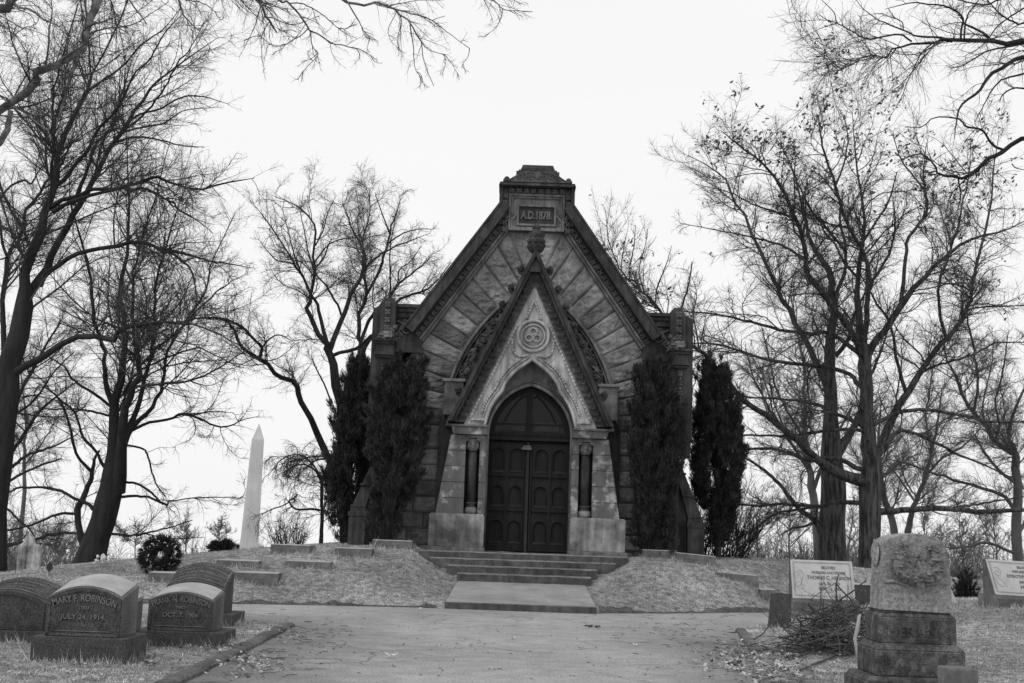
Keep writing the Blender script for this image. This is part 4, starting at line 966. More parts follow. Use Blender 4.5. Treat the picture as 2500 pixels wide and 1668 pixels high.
# tiny grave goods
c = hit(119, 1408)
T = thing('grave_flag_marker', 'small dark diamond-shaped marker on a thin stake on the left bank', 'grave marker', tuple(c))
mb = MB(); mb.tube([(0, 0, -.1), (0, 0, .2)], .008, 5); mb.build('stake', M['dark'], T); mb = MB(); mb.prism([(0, .08), (.07, .17), (0, .30), (-.07, .17)], -.012, .012); mb.build('plate', M['dark'], T)
c = hit(246, 1378)
T = thing('flower_bunch', 'small bunch of white flowers at the foot of the twin-trunked tree', 'flowers', tuple(c))
mb = MB()
for i in range(14): mb.lump((rnd.uniform(-.1, .1), rnd.uniform(-.06, .06), .05+rnd.uniform(0, .14)), .035, seed=i, amp=.5, n=6, m=5)
mb.build('petals', M['whitepl'], T)
# ================================================================== TREES
def tubes_np(P, Rr, n):
    B, Q, _ = P.shape
    T = np.gradient(P, axis=1); T /= (np.linalg.norm(T, axis=2, keepdims=True)+1e-9)
    m = T.mean(1); ax = np.where((np.abs(m[:, 2:3]) < .75), np.array([[0, 0, 1.]]), np.array([[1., 0, 0]]))
    U = np.cross(T, ax[:, None, :]); U /= (np.linalg.norm(U, axis=2, keepdims=True)+1e-9); W = np.cross(T, U)
    a = 2*np.pi*np.arange(n)/n
    V = P[:, :, None, :]+(U[:, :, None, :]*np.cos(a)[None, None, :, None]+W[:, :, None, :]*np.sin(a)[None, None, :, None])*Rr[:, :, None, None]
    V = V.reshape(-1, 3)
    b = np.arange(B)[:, None, None]*Q*n; q = np.arange(Q-1)[None, :, None]*n; k = np.arange(n)[None, None, :]; k2 = (k+1) % n
    F_ = np.stack([b+q+k, b+q+k2, b+q+n+k2, b+q+n+k], -1).reshape(-1, 4)
    return V, F_
def sprout(P, Rr, n, rng, t0=.15, t1=1.0, ang=(35, 65), kl=.5, lo=.2, hi=3, Q=6, wob=.25, trop=.1, rk=.6, rmin=.004, gv=(0, 0, 1), rmax=1, thin=.0105):
    B, q, _ = P.shape
    L = np.linalg.norm(np.diff(P, axis=1), axis=2).sum(1)
    i = rng.choice(B, n, p=L/L.sum()); t = rng.uniform(t0, t1, n); f = t*(q-1); k = np.minimum(f.astype(int), q-2); f = (f-k)[:, None]
    base = P[i, k]*(1-f)+P[i, k+1]*f; d0 = P[i, k+1]-P[i, k]; d0 /= np.linalg.norm(d0, axis=1, keepdims=True)+1e-9
    r0 = Rr[i, k]*(1-f[:, 0])+Rr[i, k+1]*f[:, 0]
    pr = rng.normal(0, 1, (n, 3)); pr -= d0*(pr*d0).sum(1, keepdims=True); pr /= np.linalg.norm(pr, axis=1, keepdims=True)
    a = np.radians(rng.uniform(ang[0], ang[1], n))[:, None]; d = d0*np.cos(a)+pr*np.sin(a)
    ln = np.clip(kl*L[i]*(1.15-.75*t), lo, hi)*rng.uniform(.55, 1.25, n)
    rb = np.clip(r0*rk, rmin, rmax); rb = np.minimum(rb, np.maximum(rmin, ln*thin))
    pts = [base]; st = (ln/(Q-1))[:, None]; g = np.array(gv, float)*trop
    w = rng.normal(0, 1, (n, 3))
    for s in range(Q-1):
        w = .5*w+rng.normal(0, 1, (n, 3)); d = d+w*wob*.4+g; d /= np.linalg.norm(d, axis=1, keepdims=True); pts.append(pts[-1]+d*st)
    P2 = np.stack(pts, 1); tt_ = np.linspace(0, 1, Q)[None]; R2 = np.maximum(rb[:, None]*(1-.75*tt_), rmin*.55)
    return P2, R2
def joinm(L):
    V = []; F_ = []; b = 0
    for v, f in L: V.append(v); F_.append(f+b); b += len(v)
    return np.concatenate(V), np.concatenate(F_)
TREE_STAT = []
def tree(label, Yd, limbs, seed, n1=60, n2=900, n3=5000, k=(.45, .42, .5), hi=(3.4, 1.8, .95), lo=(.5, .35, .18), trop=(.07, .05, .03), bark='bark', twig='twig', group='bare winter trees', flare=True, spread=.45,
         name='bare_tree', wob=.35, rm=(.010, .0055, .0035), droop=None, base_px=None, leaves=None, ang=(28, 62), sides=9, ydepth=None, extra=None, rscale=1.0, thin=.0105):
    rng = np.random.default_rng(seed); RS = []; done = []
    # limbs: lists of (px,py,rpx). Depth: each limb starts at the depth of whatever it grows out of and drifts
    for li, L in enumerate(limbs):
        A = np.array(L, float); xy = A[:, :2]; rp = A[:, 2]; rp = rp*np.interp(rp, [0, 3, 12, 26], [.6, .68, .82, 1.0])*rscale
        seg = np.concatenate([[0], np.cumsum(np.linalg.norm(np.diff(xy, axis=0), axis=1))]); tot = seg[-1]
        if li == 0 or not done: y0 = Yd; sgn = 0
        else:
            best = min(done, key=lambda d_: np.min(np.linalg.norm(d_[0]-xy[0], axis=1)))
            j = np.argmin(np.linalg.norm(best[0]-xy[0], axis=1)); y0 = best[1][j]
            if np.linalg.norm(best[0][j]-xy[0]) > 60: y0 = Yd
            sgn = rng.choice([-1, 1])*rng.uniform(.35, 1)*spread
        ys = y0+sgn*tot*y0/FPX*(seg/tot)
        n = 24
        C = cat([(a[0], a[1], yy_, r_) for a, yy_, r_ in zip(xy, ys, rp)], n); C = np.array(C)
        done.append((C[:, :2], C[:, 2]))
        P3 = np.array([PW(c_[0], c_[1], c_[2]) for c_ in C]); Rw = np.maximum(C[:, 3]*C[:, 2]/FPX, .004)
        ws = np.linalg.norm(P3[-1]-P3[0])*.0035
        P3[1:-1] += rng.normal(0, 1, (n-2, 3))*ws*np.minimum(1, 3*np.minimum(np.arange(1, n-1), np.arange(n-2, 0, -1))/n)[:, None]
        RS.append((P3, Rw))
    P0 = np.stack([r[0] for r in RS]); R0 = np.stack([r[1] for r in RS])
    b = P0[0, 0].copy(); bz = H(b[0], b[1])
    if flare:   # bring the stem to the ground with root flare
        ext = np.array([b[0], b[1], min(bz-.3, b[2]-.3)]); 
        P0[0, 0] = ext; R0[0, 0] *= 1.14
    root = Vector((b[0], b[1], bz if flare else b[2]))
    T = thing(name, label, 'tree', tuple(root), 0, group)
    off = np.array(root)
    # subdivide limbs for bark relief
    V, F_ = tubes_np(P0, R0, sides)
    me = np_mesh('trunk', V-off, F_); link_mesh(me, 'trunk', M[bark], T, smooth=True)
    # parts of the big stems are excluded from twig growth by starting twigs further out
    d = (0, 0, 1)
    P1, R1 = sprout(P0, R0, n1, rng, .25, 1, ang, k[0], lo[0], hi[0], 9, wob, trop[0], .5, rm[0], d, thin=thin)
    Pa = np.concatenate([P1, P0[:, np.linspace(6, 23, 9).astype(int)]]); Ra = np.concatenate([R1, R0[:, np.linspace(6, 23, 9).astype(int)]])
    P2, R2 = sprout(Pa, Ra, n2, rng, .12, 1, ang, k[1], lo[1], hi[1], 7, wob, trop[1], .5, rm[1], d)
    Pb = np.concatenate([P2, P1[:, np.linspace(1, 8, 7).astype(int)]]); Rb = np.concatenate([R2, R1[:, np.linspace(1, 8, 7).astype(int)]])
    P3_, R3 = sprout(Pb, Rb, n3, rng, .1, 1, (25, 60), k[2], lo[2], hi[2], 5, wob, trop[2], .5, rm[2], d if droop is None else droop)
    parts = [tubes_np(P1, R1, 5), tubes_np(P2, R2, 4), tubes_np(P3_, R3, 3)]
    V, F_ = joinm(parts); link_mesh(np_mesh('crown', V-off, F_), 'crown', M[twig], T)
    if leaves is not None:
        tips = np.concatenate([P3_[:, -1], P2[:, -1]]); leaves(T, tips, off, rng)
    if extra: extra(T, off)
    return T
def proj(Pt):
    x, y, z = Pt[:, 0], Pt[:, 1], Pt[:, 2]-CZ
    Ff = y*cp+z*sp; U = (-y*sp+z*cp)*FPX/Ff; Xx = x*FPX/Ff
    return 1250+Xx*cr+U*sr, 834-(-Xx*sr+U*cr)
def leaf_mesh(C, rng, size, per=(2, 5), wind=(-.6, 0, -.5)):
    # ragged lobed leaves hanging in small clusters
    shp = np.array([(0, 0), (.18, .22), (.42, .12), (.5, .34), (.68, .16), (1.0, 0), (.7, -.14), (.52, -.33), (.4, -.1), (.17, -.2)])
    cnt = rng.integers(per[0], per[1]+1, len(C)); C = np.repeat(C, cnt, 0); n = len(C)
    C = C+rng.normal(0, size*.35, (n, 3)); a = np.array(wind)+rng.normal(0, .5, (n, 3)); a /= np.linalg.norm(a, axis=1, keepdims=True)
    s = np.cross(a, rng.normal(0, 1, (n, 3))); s /= np.linalg.norm(s, axis=1, keepdims=True); nn_ = np.cross(a, s)
    sz = size*rng.uniform(.6, 1.2, (n, 1, 1)); cu = rng.uniform(-.5, .5, (n, 1, 1))
    V = C[:, None]+sz*(a[:, None]*shp[None, :, :1]+s[:, None]*shp[None, :, 1:]+nn_[:, None]*cu*(shp[None, :, :1]**2))
    return V.reshape(-1, 3), np.arange(n*len(shp)).reshape(n, len(shp))
# --- tree 1: twin-trunked tree on the left crest
tree('dark twin-trunked tree leaning on the left crest between the marble headstone and the wreath', 35.5, [
 [(216,1378,40),(230,1335,33),(245,1290,30),(262,1240,31),(272,1182,28),(279,1125,25),(283,1075,17),(287,1000,14),(287,972,13),(297,896,11),(302,838,9),(306,800,8.5),(300,762,8),(295,695,7.5),(308,628,6),(312,561,5),(316,507,4),(313,454,3),(308,300,1.5)],
 [(288,1200,20),(294,1144,18),(296,1068,14),(302,1010,13),(314,972,11),(329,934,10),(338,896,9),(331,838,8),(327,800,7),(325,775,6),(321,708,5),(321,668,5),(332,628,4),(360,540,3),(380,480,2.5),(400,400,2),(420,330,1)],
 [(300,1110,9),(310,1064,9),(333,1033,8),(363,1007,7),(383,976,6),(396,945,6),(402,896,5),(414,846,5),(446,795,4),(487,735,3.5),(509,687,3),(516,640,2.5),(541,591,2),(575,520,1)],
 [(304,1060,9),(325,1022,9),(339,984,8),(352,926,7),(367,876,6),(377,831,6),(375,775,5),(380,721,5),(386,668,4),(396,628,4),(418,560,3),(440,490,2),(470,420,1)],
 [(338,896,5),(363,873,5),(382,850,5),(430,815,4),(470,770,3.5),(520,720,3),(560,690,2),(600,670,1)],
 [(275,990,9),(268,968,9),(256,926,8),(256,876,7),(249,838,6),(235,800,6),(228,775,6),(222,695,5),(214,641,5),(198,587,4),(185,542,3),(170,480,1.5)],
 [(270,993,5),(230,961,5),(180,930,4),(161,899,3),(122,873,2.5),(76,842,1.2)],
 [(270,1016,4),(230,1006,4),(184,999,3),(122,999,2.5),(69,987,1.2)],
 [(255,1140,6),(245,1125,5.5),(237,1106,5),(207,1071,5),(191,1033,4),(180,1003,4),(134,964,3),(96,922,2),(60,900,1)],
 [(212,1370,16),(207,1343,11),(195,1297,10),(189,1247,10),(203,1217,9),(218,1182,8),(226,1152,7),(231,1120,5),(243,1100,4)],
 [(222,1150,6),(191,1117,5),(176,1075,5),(168,1033,4.5),(153,991,4),(130,960,3),(90,935,1.5)],
 [(240,1250,6),(226,1243,6),(218,1232,6),(172,1213,5),(145,1196,5),(96,1192,4),(50,1190,4),(19,1203,3),(-10,1198,2)],
 [(190,1255,5),(145,1255,4.5),(96,1274,4),(50,1289,4),(-5,1299,3)],
 [(290,1214,5),(333,1211,4.5),(367,1217,4),(406,1232,4),(420,1222,2.5),(500,1215,2),(590,1216,1)],
 [(288,1180,5),(302,1177,4.5),(337,1182,4),(367,1201,4),(398,1232,3)],
 [(300,1086,4),(344,1094,3.5),(360,1110,3.5),(371,1152,3),(386,1190,2.5),(405,1213,2)],
 [(325,1050,6),(333,1045,5.5),(367,1031,5),(420,1022,4.5),(440,1011,4.5),(478,1018,4),(517,1037,3.5),(555,1043,3),(593,1025,2),(636,1016,1)],
 [(440,1011,3),(480,1010,2.5),(520,1005,2),(570,1008,1)],
 [(250,1302,5),(317,1307,4),(352,1303,3.5),(420,1286,2.5),(470,1270,1.5)],
 [(352,1303,2.5),(420,1315,2),(500,1312,1)],
 [(300,960,5),(340,905,4),(420,870,3.5),(480,850,3),(530,870,2),(590,900,1.5)],
], 11, n1=125, n2=1500, n3=13000, hi=(3.3, 1.8, .95), trop=(.05, .02, -.02), sides=12)
# --- tree 2: big tree at the left edge
tree('massive forked tree rising at the left frame edge with a limb arching over the crest', 32, [
 [(-30,1420,42),(-22,1250,36),(0,1106,30),(10,1049,28),(17,972,27),(26,896,27),(38,820,25),(58,748,23),(64,700,16),(64,668,15),(78,614,15),(99,566,14),(115,520,12),(126,480,11),(128,427,11),(134,400,10),(139,375,9),(161,321,8.5),(188,262,8),(209,222,7),(222,182,4),(252,134,3.5),(295,48,3),(325,-40,2)],
 [(50,760,18),(67,721,14),(107,668,12),(129,622,11),(153,566,10.5),(174,534,10),(201,494,9.5),(220,459,9),(241,421,8),(249,400,8),(276,348,7.5),(303,308,7),(332,268,6),(359,228,5),(388,198,4),(420,169,3.5),(479,128,2.5),(535,90,1)],
 [(134,456,8),(161,435,7),(187,400,6.5),(214,364,6),(236,321,5),(284,270,4.5),(316,204,4),(356,158,3),(380,120,3),(402,80,2.5),(450,30,1.2)],
 [(180,500,7),(190,472,7),(206,430,6),(222,383,5.5),(236,345,5),(279,313,4.5),(284,281,3.5),(300,220,3),(318,160,2),(330,90,1)],
 [(122,505,8),(155,488,7),(187,480,6.5),(228,464,6.5),(295,458,6),(343,445,5.5),(375,435,5),(420,448,4.5),(450,458,4),(490,461,4),(557,446,3),(621,435,1.2)],
 [(128,518,7),(180,490,6.5),(228,476,6),(290,463,5),(348,462,5),(383,475,4.5),(420,494,4),(439,512,3.5),(493,547,2),(520,570,1)],
 [(95,696,12),(113,668,9),(150,644,8),(188,620,7.5),(228,609,7),(268,602,7),(305,596,6.5),(343,590,6),(380,601,6),(402,612,6),(423,620,5),(446,639,4.5),(468,661,4),(480,720,2),(490,780,1)],
 [(405,610,5),(440,617,5),(470,625,4),(520,640,3),(560,645,2.5),(620,655,1)],
 [(28,915,16),(46,903,12),(96,876,10.5),(142,846,10),(175,828,9),(207,821,9),(245,821,8.5),(275,829,8.5),(291,811,8),(306,800,8),(354,793,6.5),(411,786,5),(450,790,4),(500,800,3),(560,830,2),(600,870,1)],
 [(100,560,6),(120,500,5),(128,400,4.5),(130,300,4),(128,250,4),(140,180,3.5),(165,100,3),(190,10,2.5)],
 [(134,380,5),(134,300,4.5),(160,220,4),(190,150,3.5),(215,60,2.5),(230,-30,2)],
 [(222,190,4),(218,130,3.5),(220,60,3),(250,0,2)],
 [(215,222,4),(260,190,4),(300,160,3.5),(345,110,3),(400,70,2),(440,20,1.2)],
 [(303,308,4.5),(340,280,4),(385,268,3.5),(440,240,3),(490,235,2.5),(560,255,1)],
 [(300,320,4),(340,290,4),(395,225,3.5),(430,160,3),(470,110,2),(500,50,1)],
 [(276,348,4),(330,335,3.5),(380,340,3),(440,355,2.5),(500,360,1.2)],
 [(262,375,4),(290,330,4),(330,315,3.5),(400,300,3),(450,270,2),(530,262,1)],
], 12, n1=135, n2=1500, n3=13000, hi=(3.1, 1.7, .9), trop=(.06, .04, 0), sides=12)
# --- slim stem at far left edge
tree('slim paler-barked tree just inside the left frame edge', 36, [
 [(2,1380,12),(5,1100,10),(8,900,9),(8,820,8.5),(8,721,8),(12,641,8),(16,622,7),(35,598,6.5),(56,574,6),(58,534,5.5),(67,507,5),(94,472,5),(115,440,4.5),(150,400,4),(175,340,2),(190,280,1)],
 [(16,625,5),(5,590,5),(0,540,4),(-10,480,3)],
 [(70,600,5),(56,561,5),(35,528,5),(21,502,4.5),(5,467,4),(-5,420,3)],
 [(8,700,3),(40,660,2),(60,610,1)],
 [(0,490,4),(12,470,4),(30,452,4),(60,440,4),(76,450,3.5),(90,425,3),(110,395,2)],
], 13, n1=50, n2=475, n3=4940, hi=(2.6, 1.5, .8))
# --- lower left backdrop trees with sweeping branches
tree('low spreading tree behind the marble headstone at left', 42, [
 [(-20,1390,16),(-15,1250,14),(-10,1150,12),(0,1080,8),(30,1000,6),(70,920,5),(110,850,4),(150,780,2)],
 [(-8,1160,10),(20,1120,7),(60,1060,6),(100,1000,5),(150,960,3),(190,930,2)],
 [(-8,1170,8),(30,1140,6),(70,1110,5),(130,1090,3.5),(190,1060,2)],
 [(-12,1210,9),(30,1170,5),(90,1140,4),(150,1120,3)],
 [(-15,1330,8),(0,1334,7),(50,1325,6),(96,1313,5.5),(153,1301,5),(190,1303,4),(250,1310,3)],
 [(-10,1240,6),(20,1245,4),(45,1270,3.5),(70,1290,3),(85,1310,2)],
 [(0,1060,6),(20,980,5),(30,900,4),(45,830,3),(80,760,2)],
 [(40,1010,5),(80,980,4),(140,900,3),(180,860,2)],
], 14, n1=90, n2=937, n3=9880, hi=(3.2, 1.8, .9), trop=(.02, 0, -.02))
# --- tree 3: mid-left tree behind the tall evergreens
tree('open-crowned tree with a crooked limb, between the obelisk and the chapel', 38, [
 [(850,1335,20),(845,1180,18),(840,1060,17),(833,994,16),(818,937,14),(808,879,12),(803,855,11),(795,841,10),(776,803,8),(747,757,7.5),(752,740,7),(760,722,6),(768,669,5),(760,650,4.5),(770,573,4),(764,546,3.5),(745,516,3),(703,493,2),(672,480,1)],
 [(803,850,8),(795,826,7),(780,764,6),(764,726,5),(741,680,4.5),(718,646,4),(695,604,3),(653,542,2.5),(627,508,1)],
 [(803,860,10),(810,841,9),(833,784,8),(856,726,7),(879,680,6),(894,634,5),(883,600,4),(860,562,3.2),(850,530,2.5),(837,497,1.2)],
 [(833,770,4),(825,745,4),(810,722,4),(795,696,3.5),(776,676,3),(765,655,2.5)],
 [(885,668,4),(905,640,4),(940,615,3.5),(970,600,3),(1002,588,2.5),(1040,573,1)],
 [(806,875,7),(814,868,6.5),(835,860,6),(856,856,6),(879,845,5.5),(906,818,4)],
 [(770,600,3),(790,560,2.5),(800,520,2),(820,480,1)],
 [(768,640,3),(800,600,2.5),(830,585,2),(870,580,1)],
 [(765,660,3),(790,630,3),(805,590,2)],
 [(840,1160,13),(820,1135,11),(799,1116,11),(766,1044,10),(750,1005,9),(732,977,9),(727,954,9),(710,930,8),(679,915,7.5),(655,893,7),(632,877,7),(606,860,6),(584,841,5.5),(575,815,5),(565,796,4),(545,779,3.5),(500,775,2)],
 [(634,877,6),(637,862,6),(639,848,6),(620,828,5),(598,805,5),(575,790,4.5),(550,779,4),(510,776,4),(469,779,3.5),(430,790,2)],
 [(639,850,3.5),(655,830,3),(677,818,2.5),(700,825,2),(728,845,1)],
 [(750,1010,1),(700,880,1)],
 [(632,877,2.5),(665,880,2),(700,860,1.5),(720,840,1)],
 [(810,985,3),(790,935,3),(772,900,2.5),(760,870,2)],
 [(800,1120,4),(770,1125,3),(740,1150,2),(720,1170,1)],
 [(718,646,3),(700,640,3),(676,636,2.5),(655,615,2),(635,590,1)],
 [(741,680,3),(725,640,3),(712,600,2.5),(700,550,1.5),(690,510,1)],
 [(768,669,3),(752,610,2.5),(742,560,2),(735,520,1.5),(740,470,1)],
], 15, n1=85, n2=900, n3=7980, hi=(1.9, 1.15, .6), trop=(.08, .04, .02), wob=.45)
tree('many-stemmed tree showing above the left corner of the chapel', 45, [
 [(880,1340,16),(882,1050,15),(884,900,14),(883,860,13),(880,838,8),(879,818,7),(875,791,7),(880,760,6.5),(891,726,6),(889,690,5),(883,665,4.5),(887,627,4),(883,600,3.5),(887,581,3),(900,535,2.5),(902,500,2),(902,458,1)],
 [(890,728,5),(917,680,5),(930,650,5),(937,623,4.5),(945,600,4),(952,573,3.5),(955,550,3),(963,535,2.5),(972,510,2),(979,480,1)],
 [(880,835,7),(890,810,6),(902,780,6),(921,757,5.5),(950,725,5),(971,696,4.5),(986,684,4),(1005,668,3),(1028,650,2.5),(1055,627,1)],
 [(884,862,10),(894,840,8),(914,814,7),(935,780,6),(971,734,5),(1010,718,4),(1048,703,3),(1080,670,2),(1100,640,1)],
 [(952,573,3),(940,540,2.5),(925,500,2),(915,470,1)],
 [(952,590,3),(985,570,2.5),(1020,560,2),(1060,560,1)],
 [(952,730,3),(953,680,3),(952,620,2.5),(955,580,2)],
 [(971,700,3),(975,660,2.5),(1000,640,2),(1030,600,1)],
], 16, n1=80, n2=875, n3=7980, hi=(2.0, 1.2, .62), trop=(.08, .05, .02), wob=.45)
# --- weeping tree by the evergreens
tree('small weeping tree between the obelisk and the left evergreens', 33, [
 [(783,1335,8),(785,1300,6.5),(786,1250,6),(785,1215,5.5),(786,1180,5),(782,1160,4)],
 [(785,1180,4),(770,1150,3.5),(745,1135,3),(715,1140,2.5),(690,1165,1.5)],
 [(785,1170,4),(800,1130,3.5),(790,1115,3),(765,1115,2.5),(740,1120,2),(700,1130,1)],
 [(782,1246,4),(760,1243,4),(722,1243,3.5),(706,1224,3),(715,1218,3),(727,1207,2.5)],
 [(706,1226,2.5),(690,1235,2.2),(660,1245,2),(635,1258,1.2)],
 [(785,1165,3),(760,1130,3),(730,1110,2.5),(690,1120,2),(655,1160,1)],
 [(787,1165,3),(810,1140,3),(830,1150,2),(840,1180,1)],
], 17, n1=75, n2=525, n3=2850, k=(.6, .5, .5), hi=(1.2, .9, .5), lo=(.4, .3, .2), trop=(-.16, -.16, -.12), wob=.5, name='weeping_tree', group='small garden trees')
# --- right: oak keeping its dead leaves
def oakleaves(T, tips, off, rng):
    px, py = proj(tips)
    top = 560-.0*px
    edge = np.interp(px, [1560, 1640, 1700, 1760, 1850, 1900, 1960, 2000, 2060, 2150, 2250, 2330, 2440, 2520], [700, 420, 330, 300, 330, 330, 260, 240, 300, 300, 330, 400, 560, 600])
    pr = np.where((py < edge+90), .85, np.where(py < edge+230, .16, .0))
    pr = np.where((px < 1760) & (py > 500) & (py < 720), .28, pr); pr = np.where((px > 2380) & (py > 480) & (py < 800), .12, pr)
    sel = rng.uniform(0, 1, len(px)) < pr*.20
    V, F_ = leaf_mesh(tips[sel], rng, .14, (1, 3)); link_mesh(np_mesh('dead_leaves', V-off, F_), 'dead_leaves', M['leafd'], T)
tree('great furrowed oak with dead leaves still on its top, right of the chapel', 37, [
 [(2125,1390,27),(2123,1303,25),(2123,1213,27),(2128,1124,23),(2121,1080,20),(2119,1035,19),(2114,946,18),(2110,870,18),(2104,840,14),(2096,812,12),(2095,745,10),(2095,707,8.5),(2100,620,7),(2111,559,5.5),(2100,479,4.5),(2092,404,3.5),(2085,330,2),(2080,260,1)],
 [(2108,880,12),(2095,840,11),(2079,812,10),(2052,776,9.5),(2029,745,9),(1994,700,9),(1972,670,8.5),(1967,612,8),(1955,570,7),(1940,532,7),(1898,441,5),(1855,394,4),(1813,362,3),(1760,319,1.5)],
 [(2104,850,10),(2115,790,9),(2117,745,8.5),(2119,700,8),(2116,640,7),(2063,532,5.5),(2041,452,5),(2015,383,4),(2003,330,3),(1999,280,1.5)],
 [(2112,880,12),(2137,834,11),(2172,790,10),(2204,740,10),(2230,705,8.5),(2270,660,7),(2307,628,6),(2366,585,5),(2451,564,3),(2500,540,1.5)],
 [(2200,745,8),(2202,718,7),(2212,638,6),(2217,585,5.5),(2240,550,5),(2260,521,5),(2260,468,4),(2254,425,3),(2262,350,1.5)],
 [(2128,1124,16),(2141,1110,13),(2152,1085,12),(2163,1057,12),(2195,990,11.5),(2235,932,10),(2271,870,9),(2311,816,8),(2355,776,7),(2369,735,6),(2371,715,5.5),(2387,638,5),(2414,532,4),(2424,425,3),(2430,388,2),(2440,320,1)],
 [(2308,820,6),(2293,758,5),(2293,700,5),(2310,640,4.5),(2329,585,4),(2355,479,3),(2366,425,2),(2370,350,1)],
 [(2213,963,7),(2200,920,6),(2190,879,5.5),(2172,789,4.5),(2140,740,4),(2123,709,3),(2100,670,2)],
 [(2239,915,5),(2280,895,4.5),(2320,883,4),(2387,861,4),(2431,838,3),(2500,836,2)],
 [(2105,870,9),(2088,856,8),(2052,829,7),(2021,816,6.5),(1940,812,5.5),(1873,796,5),(1806,780,4),(1730,765,3.2),(1650,760,2)],
 [(2110,950,8),(2092,937,7.5),(2074,914,7),(2007,896,6.5),(1927,885,6),(1864,876,5),(1802,856,4),(1753,841,3.2),(1695,838,2.5),(1630,845,1)],
 [(2119,1056,7),(2074,1048,6),(1985,1057,5),(1910,1065,4),(1829,1062,3.5),(1760,1075,1.5)],
 [(2110,1045,7),(2085,1030,6),(2043,1012,6),(1985,986,5),(1910,975,4),(1829,970,3),(1770,960,1.5)],
 [(2120,1180,20),(2095,1172,17),(2065,1164,15.5),(2016,1137,13),(1971,1102,11.5),(1918,1048,10.5),(1851,1004,9),(1797,954,8),(1739,892,7),(1695,852,6),(1650,812,5),(1600,740,4),(1558,705,3),(1520,668,2)],
 [(2115,1150,9),(2085,1140,8),(2052,1122,7.5),(2010,1120,7),(1962,1120,6),(1896,1097,5.5),(1829,1097,4),(1770,1110,2)],
 [(2110,1228,8),(2043,1227,7),(1994,1236,6),(1918,1231,5),(1850,1235,4),(1793,1233,3),(1730,1245,1.5)],
 [(2000,1236,5),(1962,1242,4.5),(1896,1254,4),(1851,1285,3.2),(1802,1312,2.5),(1770,1330,1.5)],
 [(2135,1250,13),(2170,1249,10),(2208,1245,9.5),(2260,1243,9),(2320,1242,8.5),(2365,1248,8),(2409,1249,7.5),(2500,1245,6.5)],
 [(2320,1243,6),(2342,1238,4.5),(2409,1227,3.5),(2500,1213,2.5)],
 [(2135,1120,9),(2154,1102,8),(2177,1066,7),(2195,1055,6),(2213,1053,5.5),(2266,1071,5),(2342,1111,4),(2409,1138,3),(2476,1169,2)],
 [(2130,1040,8),(2146,1030,7),(2204,1004,6.5),(2275,1004,5.5),(2364,1017,4.5),(2409,1030,4),(2500,1030,3)],
 [(2063,612,5),(2020,560,4.5),(1985,520,4),(1950,450,3),(1920,380,2),(1890,330,1)],
 [(1967,640,5),(1930,610,4.5),(1880,590,4),(1820,575,3),(1740,560,2),(1660,545,1.2)],
 [(1940,532,4),(1900,520,3.5),(1840,500,3),(1780,470,2),(1700,450,1)],
 [(2041,452,3.5),(2060,400,3),(2070,340,2.5),(2060,280,1.2)],
 [(2260,468,3.5),(2230,430,3),(2200,390,2.5),(2180,330,1.2)],
 [(2100,600,5),(2140,540,4),(2170,490,3.5),(2190,420,2)],
 [(2119,700,5),(2160,640,4.5),(2180,590,4),(2185,540,3),(2180,480,1.5)],
 [(2095,680,5),(2060,640,4.5),(2040,600,4),(2010,560,3),(1990,500,2)],
], 21, n1=280, n2=2875, n3=25650, hi=(2.9, 1.6, .8), trop=(.05, .03, .01), bark='barkO', wob=.5, sides=14, leaves=oakleaves, rm=(.011, .006, .004))
# small stems of sapling showing with a few leaves behind right roof slope
def fewleaves(n, size):
    def f(T, tips, off, rng):
        s = rng.choice(len(tips), n, replace=False); V, F_ = leaf_mesh(tips[s], rng, size, (1, 2)); link_mesh(np_mesh('dead_leaves', V-off, F_), 'dead_leaves', M['leafd'], T)
    return f
tree('thin young tree with a few leaves rising behind the right roof slope', 42, [
 [(1640,1340,14),(1640,1000,11),(1632,820,8),(1620,767,5),(1590,735,4.5),(1558,705,4),(1536,685,3.5),(1516,663,3),(1497,633,2.5),(1488,590,2),(1482,540,1.5),(1476,505,.8)],
 [(1536,685,3),(1540,640,2.5),(1548,600,2),(1552,550,1)],
 [(1600,745,3),(1605,700,3),(1625,650,2),(1640,600,1)],
 [(1516,663,2),(1520,620,1.5),(1530,570,1)],
 [(1632,820,4),(1660,760,4),(1680,700,3),(1690,640,2)],
 [(1575,720,3),(1560,660,2),(1575,600,1.5),(1580,560,1)],
], 22, n1=38, n2=237, n3=1710, hi=(1.6, .8, .45), trop=(.14, .1, .05), leaves=fewleaves(18, .12), group='bare winter trees')
tree('thick-trunked tree standing just left of the great oak', 40.5, [
 [(2030,1385,34),(2033,1280,31),(2034,1191,30),(2030,1110,26),(2029,1012,19),(2029,923,17),(2029,834,14),(2034,745,12),(2036,718,11),(2020,660,10),(1993,620,8),(1972,560,6),(1955,490,4),(1940,420,2)],
 [(2028,965,13),(2007,910,11),(1980,856,9.5),(1945,794,8.5),(1918,745,8),(1905,715,7),(1898,691,6.5),(1866,638,6),(1829,553,5),(1791,489,4),(1770,436,3),(1720,400,2),(1680,380,1)],
 [(2015,1310,14),(2005,1300,11),(1989,1271,9),(1958,1249,8),(1927,1213,7),(1900,1180,6),(1873,1155,5.5),(1838,1129,4),(1800,1110,2)],
 [(2040,1110,18),(2065,1075,13),(2085,1040,11),(2105,990,8),(2120,930,6),(2150,860,4),(2170,800,2)],
 [(2036,730,7),(2063,660,6),(2063,600,5),(2050,530,4),(2060,470,2)],
 [(2040,870,8),(2070,830,7),(2085,770,5),(2120,700,3)],
 [(1989,1275,5),(1965,1285,4),(1935,1290,3),(1900,1310,1.5)],
], 23, n1=110, n2=1125, n3=9880, hi=(2.4, 1.2, .6), bark='barkO', sides=14)
